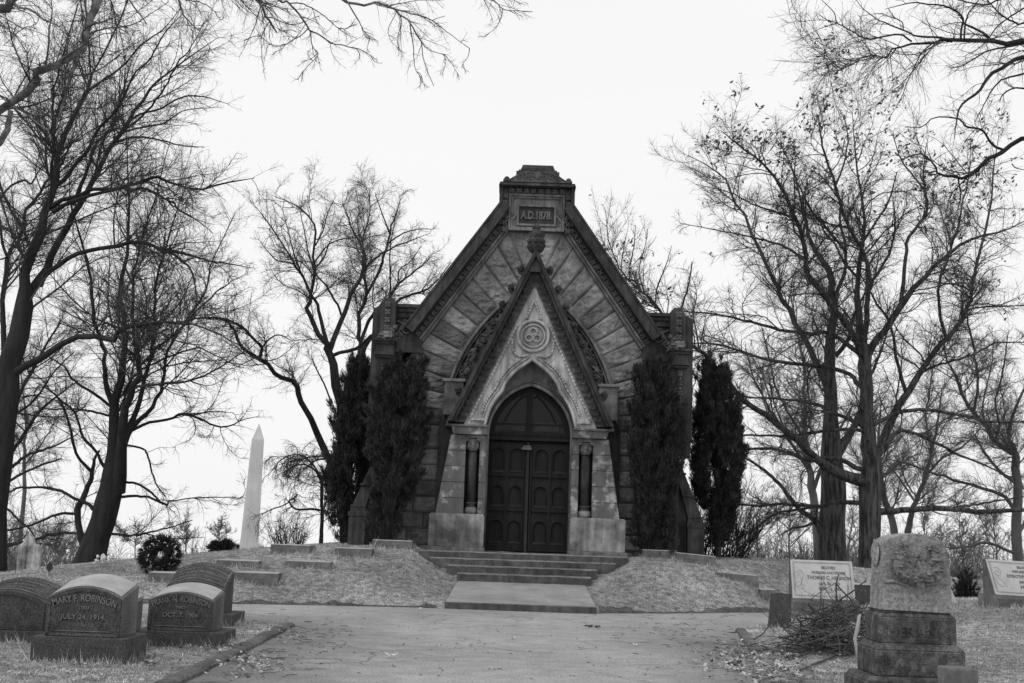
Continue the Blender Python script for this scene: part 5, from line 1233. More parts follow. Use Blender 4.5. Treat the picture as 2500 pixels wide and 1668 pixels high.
tree('grey tree with a V fork behind the thick-trunked tree', 50, [
 [(2000,1345,14),(1992,1280,12),(1985,1213,12),(1976,1146,10),(1965,1080,8),(1962,968,6),(1965,900,5),(1950,820,4),(1930,720,2)],
 [(1985,1200,7),(2010,1130,6),(2050,1050,4),(2080,990,2)],
 [(1976,1150,6),(1930,1080,5),(1880,1000,4),(1840,920,3),(1820,850,2)],
 [(1968,1080,5),(1900,960,4),(1880,880,3),(1860,800,2)],
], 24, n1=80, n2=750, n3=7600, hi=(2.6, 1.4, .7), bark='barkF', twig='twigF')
tree('pair of leaning stems seen between the great oak and the monument', 52, [
 [(2190,1360,13),(2181,1290,11),(2172,1250,10),(2159,1213,9),(2150,1150,7),(2145,1080,5),(2150,1000,3)],
 [(2215,1350,12),(2217,1298,10),(2225,1260,9),(2235,1227,8),(2250,1190,7),(2262,1160,7),(2275,1102,5),(2290,1030,4),(2300,950,2)],
 [(2262,1160,5),(2300,1120,4),(2350,1090,3),(2400,1040,2)],
 [(2275,1100,4),(2260,1020,3.5),(2270,950,3),(2280,880,2)],
 [(2235,1227,4),(2190,1160,3),(2160,1130,2)],
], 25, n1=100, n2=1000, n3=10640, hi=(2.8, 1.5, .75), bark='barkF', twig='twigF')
tree('grey tree with long sweeping limbs at the right frame edge', 42, [
 [(2487,1420,17),(2485,1370,15),(2480,1280,14),(2485,1191,13),(2480,1124,12),(2471,1100,10),(2427,1079,8),(2404,1039,7),(2375,1000,6),(2351,977,5.5),(2337,923,4.5),(2311,879,3),(2300,820,1.5)],
 [(2482,1130,8),(2475,1090,7),(2462,1066,6),(2478,1000,5),(2500,950,4)],
 [(2378,1003,5),(2387,941,4.5),(2382,879,4),(2364,789,3.5),(2360,720,2)],
 [(2480,1245,8),(2471,1236,7),(2445,1209,6),(2364,1182,5),(2275,1155,4),(2208,1129,2.5),(2160,1120,1.5)],
 [(2480,1350,6),(2467,1347,5.5),(2409,1325,5),(2364,1334,4),(2320,1338,3),(2290,1325,1.5)],
 [(2427,1080,5),(2440,1040,4),(2430,980,3.5),(2450,900,3),(2460,820,2)],
 [(2480,1180,6),(2440,1150,5),(2400,1100,4),(2380,1060,3)],
 [(2404,1040,4),(2400,980,3),(2420,900,2.5),(2425,840,1.5)],
 [(2487,1300,8),(2500,1280,6),(2520,1240,5)],
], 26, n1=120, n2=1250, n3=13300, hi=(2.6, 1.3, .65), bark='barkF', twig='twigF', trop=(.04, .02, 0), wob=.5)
# --- overhanging trees whose trunks stand outside the frame
tree('near overhanging tree whose rough limbs cross the top left corner', 13, [
 [(-900,1700,75),(-880,1300,62),(-820,900,50),(-700,620,40),(-500,420,30),(-300,340,22),(-120,300,16),(-10,275,12),(27,252,12),(54,233,12),(80,204,14),(107,180,13),(145,158,11),(190,128,12),(209,80,12),(225,40,12),(241,0,12),(258,-60,11),(280,-120,9)],
 [(-820,900,40),(-600,450,30),(-300,150,22),(-100,60,18),(0,27,15),(32,0,12),(60,-30,10),(90,-70,6)],
 [(-300,340,16),(-150,400,13),(-40,370,11),(0,346,10),(16,321,10),(23,295,9),(26,270,9)],
 [(190,128,7),(185,150,6),(172,190,5),(160,230,4),(145,280,3),(138,310,2)],
 [(165,140,4),(163,118,4),(162,95,3)],
 [(98,178,5),(97,155,4.5)],
 [(32,5,6),(45,18,5),(70,22,4),(90,35,4),(110,50,3.5),(140,62,2.5),(160,90,1)],
 [(10,110,1),(60,68,2),(90,70,1)],
 [(85,215,3),(100,205,2.5),(130,200,1)],
 [(35,262,3),(60,275,2.5),(90,300,2),(120,320,1)],
 [(-100,-10,10),(60,-40,8),(250,-60,7),(450,-60,7),(560,-40,5),(627,0,4.5),(655,48,4),(676,80,3)],
 [(450,-60,6),(600,-50,5),(680,0,4),(707,8,3.8),(730,38,3.5),(753,69,3.2),(787,92,2.8),(822,109,2.3),(856,115,2),(887,124,1.5),(917,145,.8)],
 [(753,69,2.5),(735,87,2),(718,96,2),(691,111,1.5),(665,111,1.2),(630,84,.7)],
 [(758,74,2.5),(762,111,2),(776,134,1.6),(749,164,1.2),(726,195,.6)],
 [(560,-70,7),(760,-60,6),(837,0,5),(856,8,4.8),(894,10,4.5),(925,8,4),(955,19,3.8),(990,42,3.2),(1009,65,3),(1028,99,2.5),(1047,122,1.8),(1086,134,.8)],
 [(1001,61,2.5),(1009,115,2),(1013,164,1.4),(1032,195,.7)],
 [(1028,99,2.2),(1036,153,1.6),(1059,210,.7)],
 [(965,22,2.5),(1010,35,2.4),(1047,46,2.2),(1093,80,1.6),(1147,119,.7)],
 [(845,0,3),(875,50,2.4),(890,78,1.6),(910,99,.8)],
 [(850,-50,5),(1050,-50,4),(1170,-20,3),(1200,0,2.5),(1235,23,1.8),(1300,29,.7)],
 [(707,8,2.5),(740,10,2.4),(790,38,2),(830,70,1.5),(870,60,.8)],
 [(250,-60,5),(300,-20,4),(330,20,3),(360,60,1.5)],
 [(300,-60,4),(420,-20,3),(450,40,2.5),(490,80,1.5),(520,130,.8)],
 [(300,-40,4),(400,-10,3),(500,10,2),(540,50,1)],
], 31, n1=100, n2=775, n3=5130, k=(.28, .4, .5), hi=(1.0, .55, .3), lo=(.2, .12, .08), trop=(-.03, -.06, -.05), bark='barkN', spread=.12, rm=(.005, .0028, .0016), sides=12, group='trees overhanging from outside the frame')
tree('near overhanging tree whose long limbs reach in at the top right corner', 17, [
 [(3000,1750,60),(2990,1400,52),(2960,1000,45),(2900,700,36),(2800,450,28),(2700,250,18),(2600,140,12),(2500,105,9),(2441,103,8),(2388,103,7.5),(2318,102,6),(2266,98,4.5),(2224,103,4),(2188,121,3.4),(2160,137,3),(2132,135,2.6),(2101,144,2.2),(2062,168,1.7),(2020,175,.8)],
 [(2226,102,3.6),(2212,92,3.5),(2199,84,3.4),(2160,89,3.2),(2118,95,3),(2080,77,2.5),(2045,56,2.2),(2036,30,1.8),(2006,0,1.2)],
 [(2045,56,1.8),(2010,49,1.4),(1950,53,.7)],
 [(2045,57,1.8),(2003,70,1.4),(1950,98,.7)],
 [(2325,102,4.5),(2287,91,4),(2238,88,3.4),(2206,74,3),(2160,56,2.4),(2139,46,2),(2104,18,1.6),(2085,-10,1)],
 [(2206,74,2.2),(2201,53,2),(2175,42,1.7),(2146,33,1.2),(2100,40,.7)],
 [(2425,103,5),(2416,95,4.5),(2402,81,4.5),(2380,70,4),(2353,58,4),(2350,42,3.8),(2330,25,3.4),(2301,14,3.2),(2260,10,2.8),(2224,7,2.4),(2160,23,1.2)],
 [(2346,100,4),(2346,80,3.8),(2350,55,3.5)],
 [(2600,140,10),(2550,140,9),(2500,140,8),(2469,151,7),(2416,186,6),(2388,224,5),(2346,256,4),(2335,300,2.5),(2330,340,1.5)],
 [(2280,104,2.8),(2262,118,2.5),(2245,137,2.3),(2227,175,2),(2213,207,1.7),(2199,242,1.3),(2170,290,.7)],
 [(2860,600,22),(2700,420,14),(2600,350,10),(2500,337,8),(2455,368,7.5),(2416,385,7),(2378,417,6.2),(2339,435,5.4),(2301,428,4.5),(2280,407,3.6),(2259,379,3),(2231,379,2.4),(2195,393,1.2)],
 [(2455,368,5),(2438,362,4.8),(2423,354,4.6),(2410,335,4.2),(2399,319,4),(2375,312,3.6),(2357,309,3.4),(2339,291,3),(2283,286,2.4),(2252,310,1.9),(2210,310,1)],
 [(2780,450,14),(2650,200,9),(2560,60,6),(2500,60,4),(2450,40,3),(2400,-10,2)],
 [(2500,180,4),(2440,200,3),(2400,260,2),(2380,300,1)],
 [(2520,220,4),(2480,215,3),(2450,230,2.5),(2440,250,1.5)],
 [(2500,20,3),(2440,60,2.5),(2400,110,2),(2350,140,1)],
 [(2339,435,3),(2345,480,2.5),(2330,540,1.5),(2320,600,.8)],
 [(2470,400,2.5),(2480,410,2),(2500,415,1.5)],
 [(2600,-40,5),(2500,-20,4),(2400,10,3),(2300,-10,2)],
], 32, n1=90, n2=775, n3=3200, k=(.3, .42, .5), hi=(1.4, .7, .38), lo=(.25, .15, .1), trop=(.0, -.03, -.03), bark='bark', spread=.15, rm=(.0055, .0032, .0019), sides=12, group='trees overhanging from outside the frame')
# --- distant individual trees along the horizon
def far_tree(lab, px, py, Yd, hpx, wpx, seed, n3=1100, stems=3):
    rg_ = random.Random(seed); L = []
    r = max(1.6, hpx*.014)
    L.append([(px, py+30, r*1.6), (px+rg_.uniform(-4, 4), py-hpx*.2, r*1.2), (px+rg_.uniform(-8, 8), py-hpx*.5, r*.8), (px+rg_.uniform(-12, 12), py-hpx*.92, .5)])
    for i in range(stems):
        s = rg_.choice([-1, 1]); f = rg_.uniform(.1, .45); e = rg_.uniform(.5, 1)
        L.append([(px, py-hpx*f, r*.8), (px+s*wpx*.25*e, py-hpx*(f+.18), r*.6), (px+s*wpx*.5*e, py-hpx*min(.95, f+.42), .5)])
    wy = Yd/FPX
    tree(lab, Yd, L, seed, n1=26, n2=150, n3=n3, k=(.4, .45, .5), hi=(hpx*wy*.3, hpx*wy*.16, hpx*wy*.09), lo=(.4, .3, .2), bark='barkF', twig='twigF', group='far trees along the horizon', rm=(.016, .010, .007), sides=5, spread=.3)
for i, (lab, a) in enumerate([
 ('far feathery tree low on the horizon right of the big wreath', (455, 1345, 62, 75, 80)),
 ('far slender tree just left of the obelisk', (535, 1335, 66, 70, 60)),
 ('far bushy tree between the marble headstone and the twin trunks', (140, 1380, 55, 110, 110)),
 ('far low tree beyond the left edge headstone', (25, 1390, 58, 120, 120)),
 ('far tree right of the twin trunks, just above the crest', (330, 1350, 60, 90, 110)),
 ('far tree directly under the right evergreen edge', (1850, 1365, 56, 170, 170)),
 ('far tree between the right evergreen and the thick trunk', (1930, 1370, 60, 210, 180)),
 ('far tree filling the gap between thick trunk and great oak', (2075, 1380, 60, 190, 120)),
 ('far tree right of the great oak behind the monument top', (2250, 1385, 58, 180, 170)),
 ('far tree with fanned stems above the slanted markers', (2350, 1390, 50, 160, 130)),
 ('far tree near the right frame edge', (2430, 1390, 62, 200, 150)),
 ('far tree behind the left edge trunk', (60, 1180, 60, 330, 240)),
]): far_tree(lab, *a, seed=60+i)
# ------------------------------------------------------------------ thickets and shrubs
def shrub_fan(T, off, cx, cy, cz, w, h, n, rng, mat_, r=.008, twigs=5, lean=0):
    n_ = n; bx_ = cx+rng.uniform(-w*.3, w*.3, n_); d = np.stack([rng.normal(0, .35, n_)+(bx_-cx)/w*1.2+lean, rng.normal(0, .3, n_), np.ones(n_)], 1); d /= np.linalg.norm(d, axis=1, keepdims=True)
    base = np.stack([bx_, cy+rng.uniform(-w*.25, w*.25, n_), np.full(n_, cz-.1)], 1); Q = 6; pts = [base]; L = h*rng.uniform(.5, 1.1, n_)
    for s in range(Q-1): d = d+rng.normal(0, .12, (n_, 3)); d /= np.linalg.norm(d, axis=1, keepdims=True); pts.append(pts[-1]+d*(L/(Q-1))[:, None])
    P = np.stack(pts, 1); Rr = r*(1-.7*np.linspace(0, 1, Q))[None]*np.ones((n_, 1))
    P2, R2 = sprout(P, Rr, n_*twigs, rng, .2, 1, (25, 60), .35, h*.08, h*.35, 5, .4, .05, .6, r*.55)
    V, F_ = joinm([tubes_np(P, Rr, 4), tubes_np(P2, R2, 3)])
    return V, F_
rg5 = np.random.default_rng(77)
c = PW(705, 1345, 32.5); T = thing('twiggy_shrub', 'leafless upright shrub between the obelisk and the weeping tree', 'shrub', (c.x, 32.5, H(c.x, 32.5)))
V, F_ = shrub_fan(T, 0, 0, 0, 0, 1.1, 1.0, 60, rg5, 0, .009, 9); link_mesh(np_mesh('stems', V, F_), 'stems', M['bark'], T)
c = PW(1745, 1360, 33.5); T = thing('twiggy_shrub', 'leafless brush under the right-hand evergreen beside the chapel buttress', 'shrub', (c.x, 33.5, H(c.x, 33.5)))
V, F_ = shrub_fan(T, 0, 0, 0, 0, 2.6, 2.3, 190, rg5, 0, .010, 8); link_mesh(np_mesh('stems', V, F_), 'stems', M['bark'], T)
def thicket(lab, segs, seed, name='brush_thicket'):
    rng = np.random.default_rng(seed); parts = []
    for (p0, p1, Yd, hpx, n) in segs:
        for i in range(n):
            px = rng.uniform(p0, p1); Yq = Yd*rng.uniform(.92, 1.15); x = PW(px, 1300, Yq).x; z = H(x, Yq); h = hpx*Yq/FPX*rng.uniform(.6, 1.2)
            # foot hidden behind the crest: grow tall enough to show
            zc = PW(px, 1365, Yq).z; hh = max(.8, (zc-z))+h
            V, F_ = shrub_fan(None, 0, x, Yq, z, .9, hh, 9, rng, 0, .016, 16); parts.append((V, F_))
    V, F_ = joinm(parts); o = link_mesh(np_mesh(name, V, F_), name, M['twigF']); tagobj(o, lab, 'undergrowth', kind='stuff')
thicket('grey leafless undergrowth along the left horizon', [(-40, 210, 52, 85, 34), (230, 640, 60, 52, 60), (-40, 120, 60, 140, 12)], 81)
thicket('grey leafless woodland undergrowth beyond the right bank', [(1790, 2100, 50, 62, 60), (2080, 2520, 52, 66, 56), (1800, 2520, 68, 110, 34)], 82)
# ------------------------------------------------------------------ evergreens
def evergreen(lab, px_top, py_top, px_base, py_base, Yd, prof, seed, plumes=46, bare=0.0, n=8000):
    rng = np.random.default_rng(seed); b = PW(px_base, py_base, Yd); tp = PW(px_top, py_top, Yd); zb = H(b.x, Yd); h = tp.z-zb
    T = thing('columnar_evergreen', lab, 'evergreen tree', (b.x, Yd, zb), 0, 'columnar evergreens flanking the chapel'); dx = tp.x-b.x
    mb = MB(); mb.tube([(0, 0, -.2), (dx*.1, 0, h*.3), (dx*.6, 0, h*.7), (dx, 0, h*.92)], [.09, .07, .04, .01], 8)
    for i in range(16):
        a = rng.uniform(0, 6.28); z0 = rng.uniform(.15, .5)*h; r = rng.uniform(.15, .4); mb.tube([(dx*.2, 0, z0-.5 if z0 > .6 else .05), (dx*.3+r*math.cos(a)*.6, r*math.sin(a)*.6, z0+.1), (dx*.4+r*math.cos(a), r*math.sin(a), z0+.9)], [.03, .02, .008], 5)
    mb.build('trunk', M['bark'], T)
    zz = np.array([p[0] for p in prof]); ww = np.array([p[1] for p in prof])*.92+np.array([.08*(p[0] < .2)*(bare == 0) for p in prof])
    # plumes: upward-sweeping spindles of sprays
    C = []; N = []
    for k in range(plumes):
        z0 = rng.uniform(bare, .84); a = rng.uniform(0, 2*np.pi); L = rng.uniform(.14, .30)*(1.15-.5*z0)
        wz = np.interp(z0+L*.5, zz, ww); rad = wz*rng.uniform(.55, 1.12)
        m = int(n/plumes*.85); s = rng.uniform(0, 1, m)
        zc = z0+L*s; pw = .15*(1-s)**.6*np.clip(s*5+.3, 0, 1)+.01
        rr_ = pw*np.sqrt(rng.uniform(0, 1, m)); aa = rng.uniform(0, 2*np.pi, m)
        cxp = rad*np.cos(a)*(1-.15*s)+rr_*np.cos(aa); cyp = rad*np.sin(a)*(1-.15*s)+rr_*np.sin(aa)
        lim = np.interp(zc-.04, zz, ww)*1.3; q = np.hypot(cxp, cyp); f = np.minimum(1, lim/np.maximum(q, 1e-6)); cxp *= f; cyp *= f
        cxp += dx*np.clip(zc, 0, 1)
        C.append(np.stack([cxp, cyp, zc*h], 1)); N.append(np.stack([np.cos(a)*.35+np.cos(aa)*.25, np.sin(a)*.35+np.sin(aa)*.25, np.full(m, 1.0)], 1))
    for k in range(110):
        z0 = rng.uniform(.25, .93); a = rng.uniform(0, 2*np.pi); wz = np.interp(z0, zz, ww); rad = wz*rng.uniform(.75, 1.0); m = 46; s = rng.uniform(0, 1, m); L = rng.uniform(.06, .12)
        rr_ = .07*(1-s)**.7; aa = rng.uniform(0, 2*np.pi, m); o_ = rad+s*rng.uniform(.02, .30)
        C.append(np.stack([o_*np.cos(a)+rr_*np.cos(aa)+dx*z0, o_*np.sin(a)+rr_*np.sin(aa), (z0+L*s)*h], 1)); N.append(np.stack([np.cos(a)*.4+0*s, np.sin(a)*.4+0*s, np.full(m, 1.)], 1))
    # core fill
    m = n//8; zc = rng.uniform(bare, .95, m); wz = np.interp(zc, zz, ww)*.72; rr_ = wz*np.sqrt(rng.uniform(0, 1, m)); aa = rng.uniform(0, 6.283, m)
    C.append(np.stack([dx*zc+rr_*np.cos(aa), rr_*np.sin(aa), zc*h], 1)); N.append(np.stack([np.cos(aa)*.4, np.sin(aa)*.4, np.full(m, 1.)], 1))
    C = np.concatenate(C); N = np.concatenate(N)
    kk = 8; n_ = len(C)*kk; C = np.repeat(C, kk, 0)+rng.normal(0, .03, (n_, 3)); N = np.repeat(N, kk, 0)+rng.normal(0, .28, (n_, 3)); N /= np.linalg.norm(N, axis=1, keepdims=True)
    S = np.cross(N, rng.normal(0, 1, (n_, 3))); S /= np.linalg.norm(S, axis=1, keepdims=True)
    l_ = rng.uniform(.05, .16, (n_, 1)); W = .008
    V = np.stack([C-S*W*.4, C+N*l_*.45-S*W, C+N*l_, C+N*l_*.45+S*W], 1).reshape(-1, 3)
    link_mesh(np_mesh('foliage', V, np.arange(n_*4).reshape(-1, 4)), 'foliage', M['everg'], T)
evergreen('tall dark evergreen farthest left, standing behind the left buttress', 880, 884, 842, 1335, 31.6, [(0, .35), (.1, .55), (.35, .60), (.6, .50), (.8, .36), (.93, .17), (1, .02)], 41)
evergreen('evergreen in front of the chapel front, left of the doors', 990, 872, 945, 1338, 29.2, [(0, .30), (.08, .42), (.3, .48), (.55, .62), (.75, .58), (.88, .38), (.96, .14), (1, .02)], 42)
evergreen('evergreen in front of the chapel front, right of the doors', 1600, 882, 1600, 1345, 29.3, [(0, .34), (.1, .42), (.3, .45), (.5, .56), (.72, .56), (.86, .30), (.95, .12), (1, .02)], 43)
evergreen('evergreen farthest right with a bare lower trunk, clear of the chapel', 1752, 882, 1752, 1362, 32.2, [(.0, .22), (.14, .34), (.25, .48), (.4, .68), (.55, .70), (.72, .52), (.86, .38), (.95, .15), (1, .02)], 44, bare=.05)
# low conifers
def bushy(lab, px, py, Yd, wpx, hpx, seed, cat_='shrub', name='low_evergreen_bush'):
    rng = np.random.default_rng(seed); c = PW(px, py, Yd); z = H(c.x, Yd); W_ = wpx*Yd/FPX/2; Hh = max(.3, PW(px, py-hpx, Yd).z-z)
    T = thing(name, lab, cat_, (c.x, Yd, z)); n = 900
    u = rng.normal(0, 1, (n, 3)); u /= np.linalg.norm(u, axis=1, keepdims=True); u[:, 2] = np.abs(u[:, 2]); r = rng.uniform(.3, 1, (n, 1))**.5
    C = u*r*np.array([[W_, W_*.7, Hh]])*(.8+.3*np.sin(u[:, :1]*7+u[:, 1:2]*5)); V, F_ = tufts(C, u+np.array([[0, 0, .3]]), .13, .012, rng)
    link_mesh(np_mesh('foliage', V, F_), 'foliage', M['evtop'], T)
    mb = MB(); [mb.tube([(0, 0, -.1), (rng.uniform(-.3, .3)*W_, rng.uniform(-.2, .2), Hh*.4), (rng.uniform(-.7, .7)*W_, rng.uniform(-.4, .4)*W_, Hh*.8)], [.03, .02, .008], 5) for i in range(9)]; mb.build('stems', M['bark'], T)
bushy('low spreading evergreen just left of the obelisk', 545, 1352, 34.2, 80, 14, 51)
bushy('dark evergreen bush between the monument and the right slanted marker', 2358, 1440, 28.0, 74, 44, 52)
# ================================================================== BRUSH PILE, LEAVES, GRASS
rngb = np.random.default_rng(91)
c = PW(2055, 1545, 16.5); bxp, byp = c.x, 17.2
bz = H(bxp, byp)
T = thing('brush_pile', 'tangled heap of cut branches between the slanted marker and the big monument', 'brush pile', (bxp, byp, bz))
P_ = []; R_ = []
for i in range(260):
    L = rngb.uniform(.4, 1.3); a = rngb.normal(.1, .95)+(math.pi if rngb.uniform() < .5 else 0); el = rngb.normal(.08, .38)
    cx_, cy_ = rngb.normal(.10, .34), rngb.normal(0, .35); hz = max(.03, .50*math.exp(-((cx_-.2)/.6)**2)*1.25*rngb.uniform(.05, 1))
    d = np.array([math.cos(a)*math.cos(el), math.sin(a)*math.cos(el)*.6, math.sin(el)]); p = np.array([cx_, cy_, hz])-d*L*.5; pts = []
    r0 = rngb.choice([.006, .009, .013, .02], p=[.4, .35, .18, .07])
    for k in range(8): pts.append(p.copy()); d = d+rngb.normal(0, .20, 3); d /= np.linalg.norm(d); p = p+d*L/7
    pts = np.array(pts); pts[:, 2] = np.maximum(pts[:, 2], .02); P_.append(pts); R_.append(r0*(1-.6*np.linspace(0, 1, 8)))
P_ = np.stack(P_); R_ = np.stack(R_)
P2, R2 = sprout(P_, R_, 420, rngb, .2, 1, (30, 60), .4, .12, .5, 5, .4, .03, .5, .003)
V, F_ = joinm([tubes_np(P_, R_, 6), tubes_np(P2, R2, 3)]); link_mesh(np_mesh('branches', V, F_), 'branches', M['stick'], T, smooth=True)
def fallen(name, lab, pts, r, seed, dy=0, tw=6, m='stick'):
    # pts: (px,py,height above ground)
    rng = np.random.default_rng(seed); W3 = []
    for px, py, hh in pts:
        q = hit(px, py); W3.append((q.x, q.y, q.z+hh))
    C = np.array(cat(W3, 16)); C[1:-1] += rng.normal(0, .006, (14, 3)); b = C[0].copy(); P = (C-b)[None]; Rr = (r*(1-.6*np.linspace(0, 1, 16)))[None]
    T = thing(name, lab, 'branch', tuple(b)); V, F_ = tubes_np(P, Rr, 7); link_mesh(np_mesh('stem', V, F_), 'stem', M[m], T, smooth=True)
    if tw:
        P2, R2 = sprout(P, Rr, tw, rng, .3, 1, (30, 60), .3, .08, .4, 5, .3, .0, .6, .003); V, F_ = tubes_np(P2, R2, 4); link_mesh(np_mesh('side_twigs', V, F_), 'side_twigs', M[m], T)
fallen('fallen_branch', 'long pale curved branch lying in front of the brush pile', [(2092, 1602, .03), (2040, 1606, .03), (2000, 1622, .02), (1950, 1640, .02), (1905, 1636, .02)], .022, 1, tw=2)
fallen('fallen_branch', 'dark branch propped from the brush pile down toward the leaf litter', [(2030, 1560, .12), (1995, 1568, .06), (1960, 1590, .03), (1925, 1612, .02)], .026, 2)
fallen('fallen_branch', 'second long thin branch reaching left from the pile to the drive', [(2020, 1512, .2), (1980, 1510, .12), (1930, 1507, .06), (1884, 1507, .04)], .018, 3)
fallen('fallen_branch', 'thin twiggy branch lying across the grass left of the pile', [(2010, 1585, .04), (1980, 1598, .03), (1935, 1612, .02), (1915, 1618, .02)], .014, 4)
# upright pale stick leaning on the heap
T = thing('fallen_branch', 'pale barkless stick standing upright at the right end of the brush pile', 'branch', tuple(PW(2093, 1600, 14.2)))
a = PW(2093, 1600, 14.2); L_ = [PW(px, py, 14.2)-a for px, py in ((2093, 1608), (2092, 1585), (2087, 1560), (2094, 1530), (2098, 1505), (2101, 1500))]
mb = MB(); mb.tube(L_, [.018, .02, .02, .022, .018, .01], 7); mb.build('stem', M['blockT'], T, smooth=True)
fallen('fallen_twig', 'long thin twig lying on the drive at right', [(1596, 1578, .01), (1640, 1582, .01), (1690, 1594, .01), (1700, 1598, .01)], .008, 5, tw=3, m='litter')
fallen('fallen_twig', 'long dark twig along the far edge of the drive at right', [(1545, 1520, .01), (1620, 1523, .01), (1700, 1528, .01), (1728, 1532, .01)], .010, 6, tw=4, m='litter')
fallen('fallen_twig', 'crooked twig on the grass below the Frank Robinson stone', [(440, 1585, .02), (455, 1572, .05), (470, 1582, .02), (498, 1576, .02)], .008, 7, tw=3, m='stick')
# loose leaves
def leaves_at(name, lab, pts3, size, seed, m='leafg', flat=True):
    rng = np.random.default_rng(seed); C = np.array(pts3); n = len(C)
    shp = np.array([(0, 0), (.18, .22), (.42, .12), (.5, .34), (.68, .16), (1.0, 0), (.7, -.14), (.52, -.33), (.4, -.1), (.17, -.2)])-np.array([.5, 0])
    a = rng.uniform(0, 2*np.pi, n); u = np.stack([np.cos(a), np.sin(a), rng.normal(0, .35, n)], 1); u /= np.linalg.norm(u, axis=1, keepdims=True)
    w = np.stack([-np.sin(a), np.cos(a), rng.normal(0, .35, n)], 1); w /= np.linalg.norm(w, axis=1, keepdims=True); nn_ = np.cross(u, w)
    sz = size*rng.uniform(.5, 1.25, (n, 1, 1)); cu = rng.uniform(-.2, .9, (n, 1, 1))
    V = C[:, None]+sz*(u[:, None]*shp[None, :, :1]+w[:, None]*shp[None, :, 1:]+nn_[:, None]*cu*((shp[None, :, :1])**2+shp[None, :, 1:]**2*2))
    V = V.reshape(-1, 3); o = link_mesh(np_mesh(name, V, np.arange(n*10).reshape(n, 10)), name, M[m]); tagobj(o, lab, 'leaves', kind='stuff')
pts3 = []
def scat(n, px0, px1, py0, py1, dz=.02, gauss=False):
    for i in range(n):
        if gauss: px = rnd.gauss((px0+px1)/2, (px1-px0)/4); py = rnd.gauss((py0+py1)/2, (py1-py0)/4)
        else: px = rnd.uniform(px0, px1); py = rnd.uniform(py0, py1)
        q = hit(px, py); pts3.append((q.x, q.y, q.z+.01+rnd.random()*dz+(.03 if onroad(q.x, q.y) else 0)))
scat(520, 1710, 1880, 1575, 1665, .05, True); scat(240, 1800, 1960, 1600, 1690, .04, True); scat(150, 1880, 2060, 1580, 1660, .03)
leaves_at('leaf_drift', 'drift of fallen leaves against the right kerb', pts3, .075, 1)
pts3 = []; scat(210, 535, 670, 1610, 1650, .04, True); scat(90, 620, 730, 1530, 1580, .02, True); scat(60, 340, 380, 1612, 1630, .02, True); scat(110, 490, 600, 1560, 1610, .02, True)
leaves_at('leaf_litter', 'pale leaves gathered along the left kerb', pts3, .06, 2)
pts3 = []; scat(330, 20, 620, 1560, 1668, .02); scat(160, 2340, 2500, 1500, 1668); scat(120, 1900, 2120, 1500, 1590); scat(60, 780, 1090, 1462, 1485); scat(50, 1450, 1850, 1440, 1490); scat(160, 650, 1000, 1350, 1470); scat(140, 1480, 1850, 1380, 1480)
scat(70, 700, 1750, 1500, 1668, .005); scat(9, 1130, 1400, 1432, 1465, .005)
leaves_at('scattered_leaves', 'small leaves scattered over the grass and the drive', pts3, .045, 3)
for i, (px, py, lab) in enumerate([(955, 1613, 'curled pale leaf alone on the drive, left of centre'), (1253, 1567, 'small pale leaf on the drive in line with the chapel doors'), (1553, 1584, 'long pale leaf on the drive at right'), (1418, 1592, 'tiny pale leaf low on the drive right of centre'), (1028, 1493, 'pale leaf at the far edge of the drive'), (140, 1425, 'pale curled leaf on the grass behind the Mary Robinson stone')]):
    q = hit(px, py); sz = .085 if i in (0, 5) else .06
    T = bpy.data.objects.new('fallen_leaf', None)
    mb = MB(); shp = [(0, 0), (.2, .24), (.42, .12), (.5, .36), (.7, .16), (1.0, 0), (.7, -.14), (.52, -.35), (.4, -.1), (.17, -.22)]; a = i*1.3
    vs = [((x-.5)*math.cos(a)-y*math.sin(a), (x-.5)*math.sin(a)+y*math.cos(a), .5*((x-.5)**2+y*y)*1.8+.15) for x, y in shp]; mb.add([(x*sz*2, y*sz*2, z*sz*2) for x, y, z in vs]+[(x*sz*2, y*sz*2, z*sz*2-.004) for x, y, z in vs], [tuple(range(10)), tuple(range(19, 9, -1))]+[(k, k+10, (k+1) % 10+10, (k+1) % 10) for k in range(10)])
    bpy.data.objects.remove(T); o = mb.build('fallen_leaf', M['whitepl'] if i != 3 else M['leafg']); o.location = (q.x, q.y, q.z+.03); tagobj(o, lab, 'leaf')
q = hit(1445, 1537); T = thing('pine_sprig', 'dark needled sprig lying on the drive right of centre', 'sprig', (q.x, q.y, q.z+.04))
n = 26; C = np.stack([rngb.uniform(-.13, .13, n), rngb.normal(0, .02, n), rngb.uniform(0, .02, n)], 1); V, F_ = tufts(C, np.tile([[1., 0, .2]], (n, 1)), .05, .003, rngb); link_mesh(np_mesh('needles', V, F_), 'needles', M['evtop'], T)
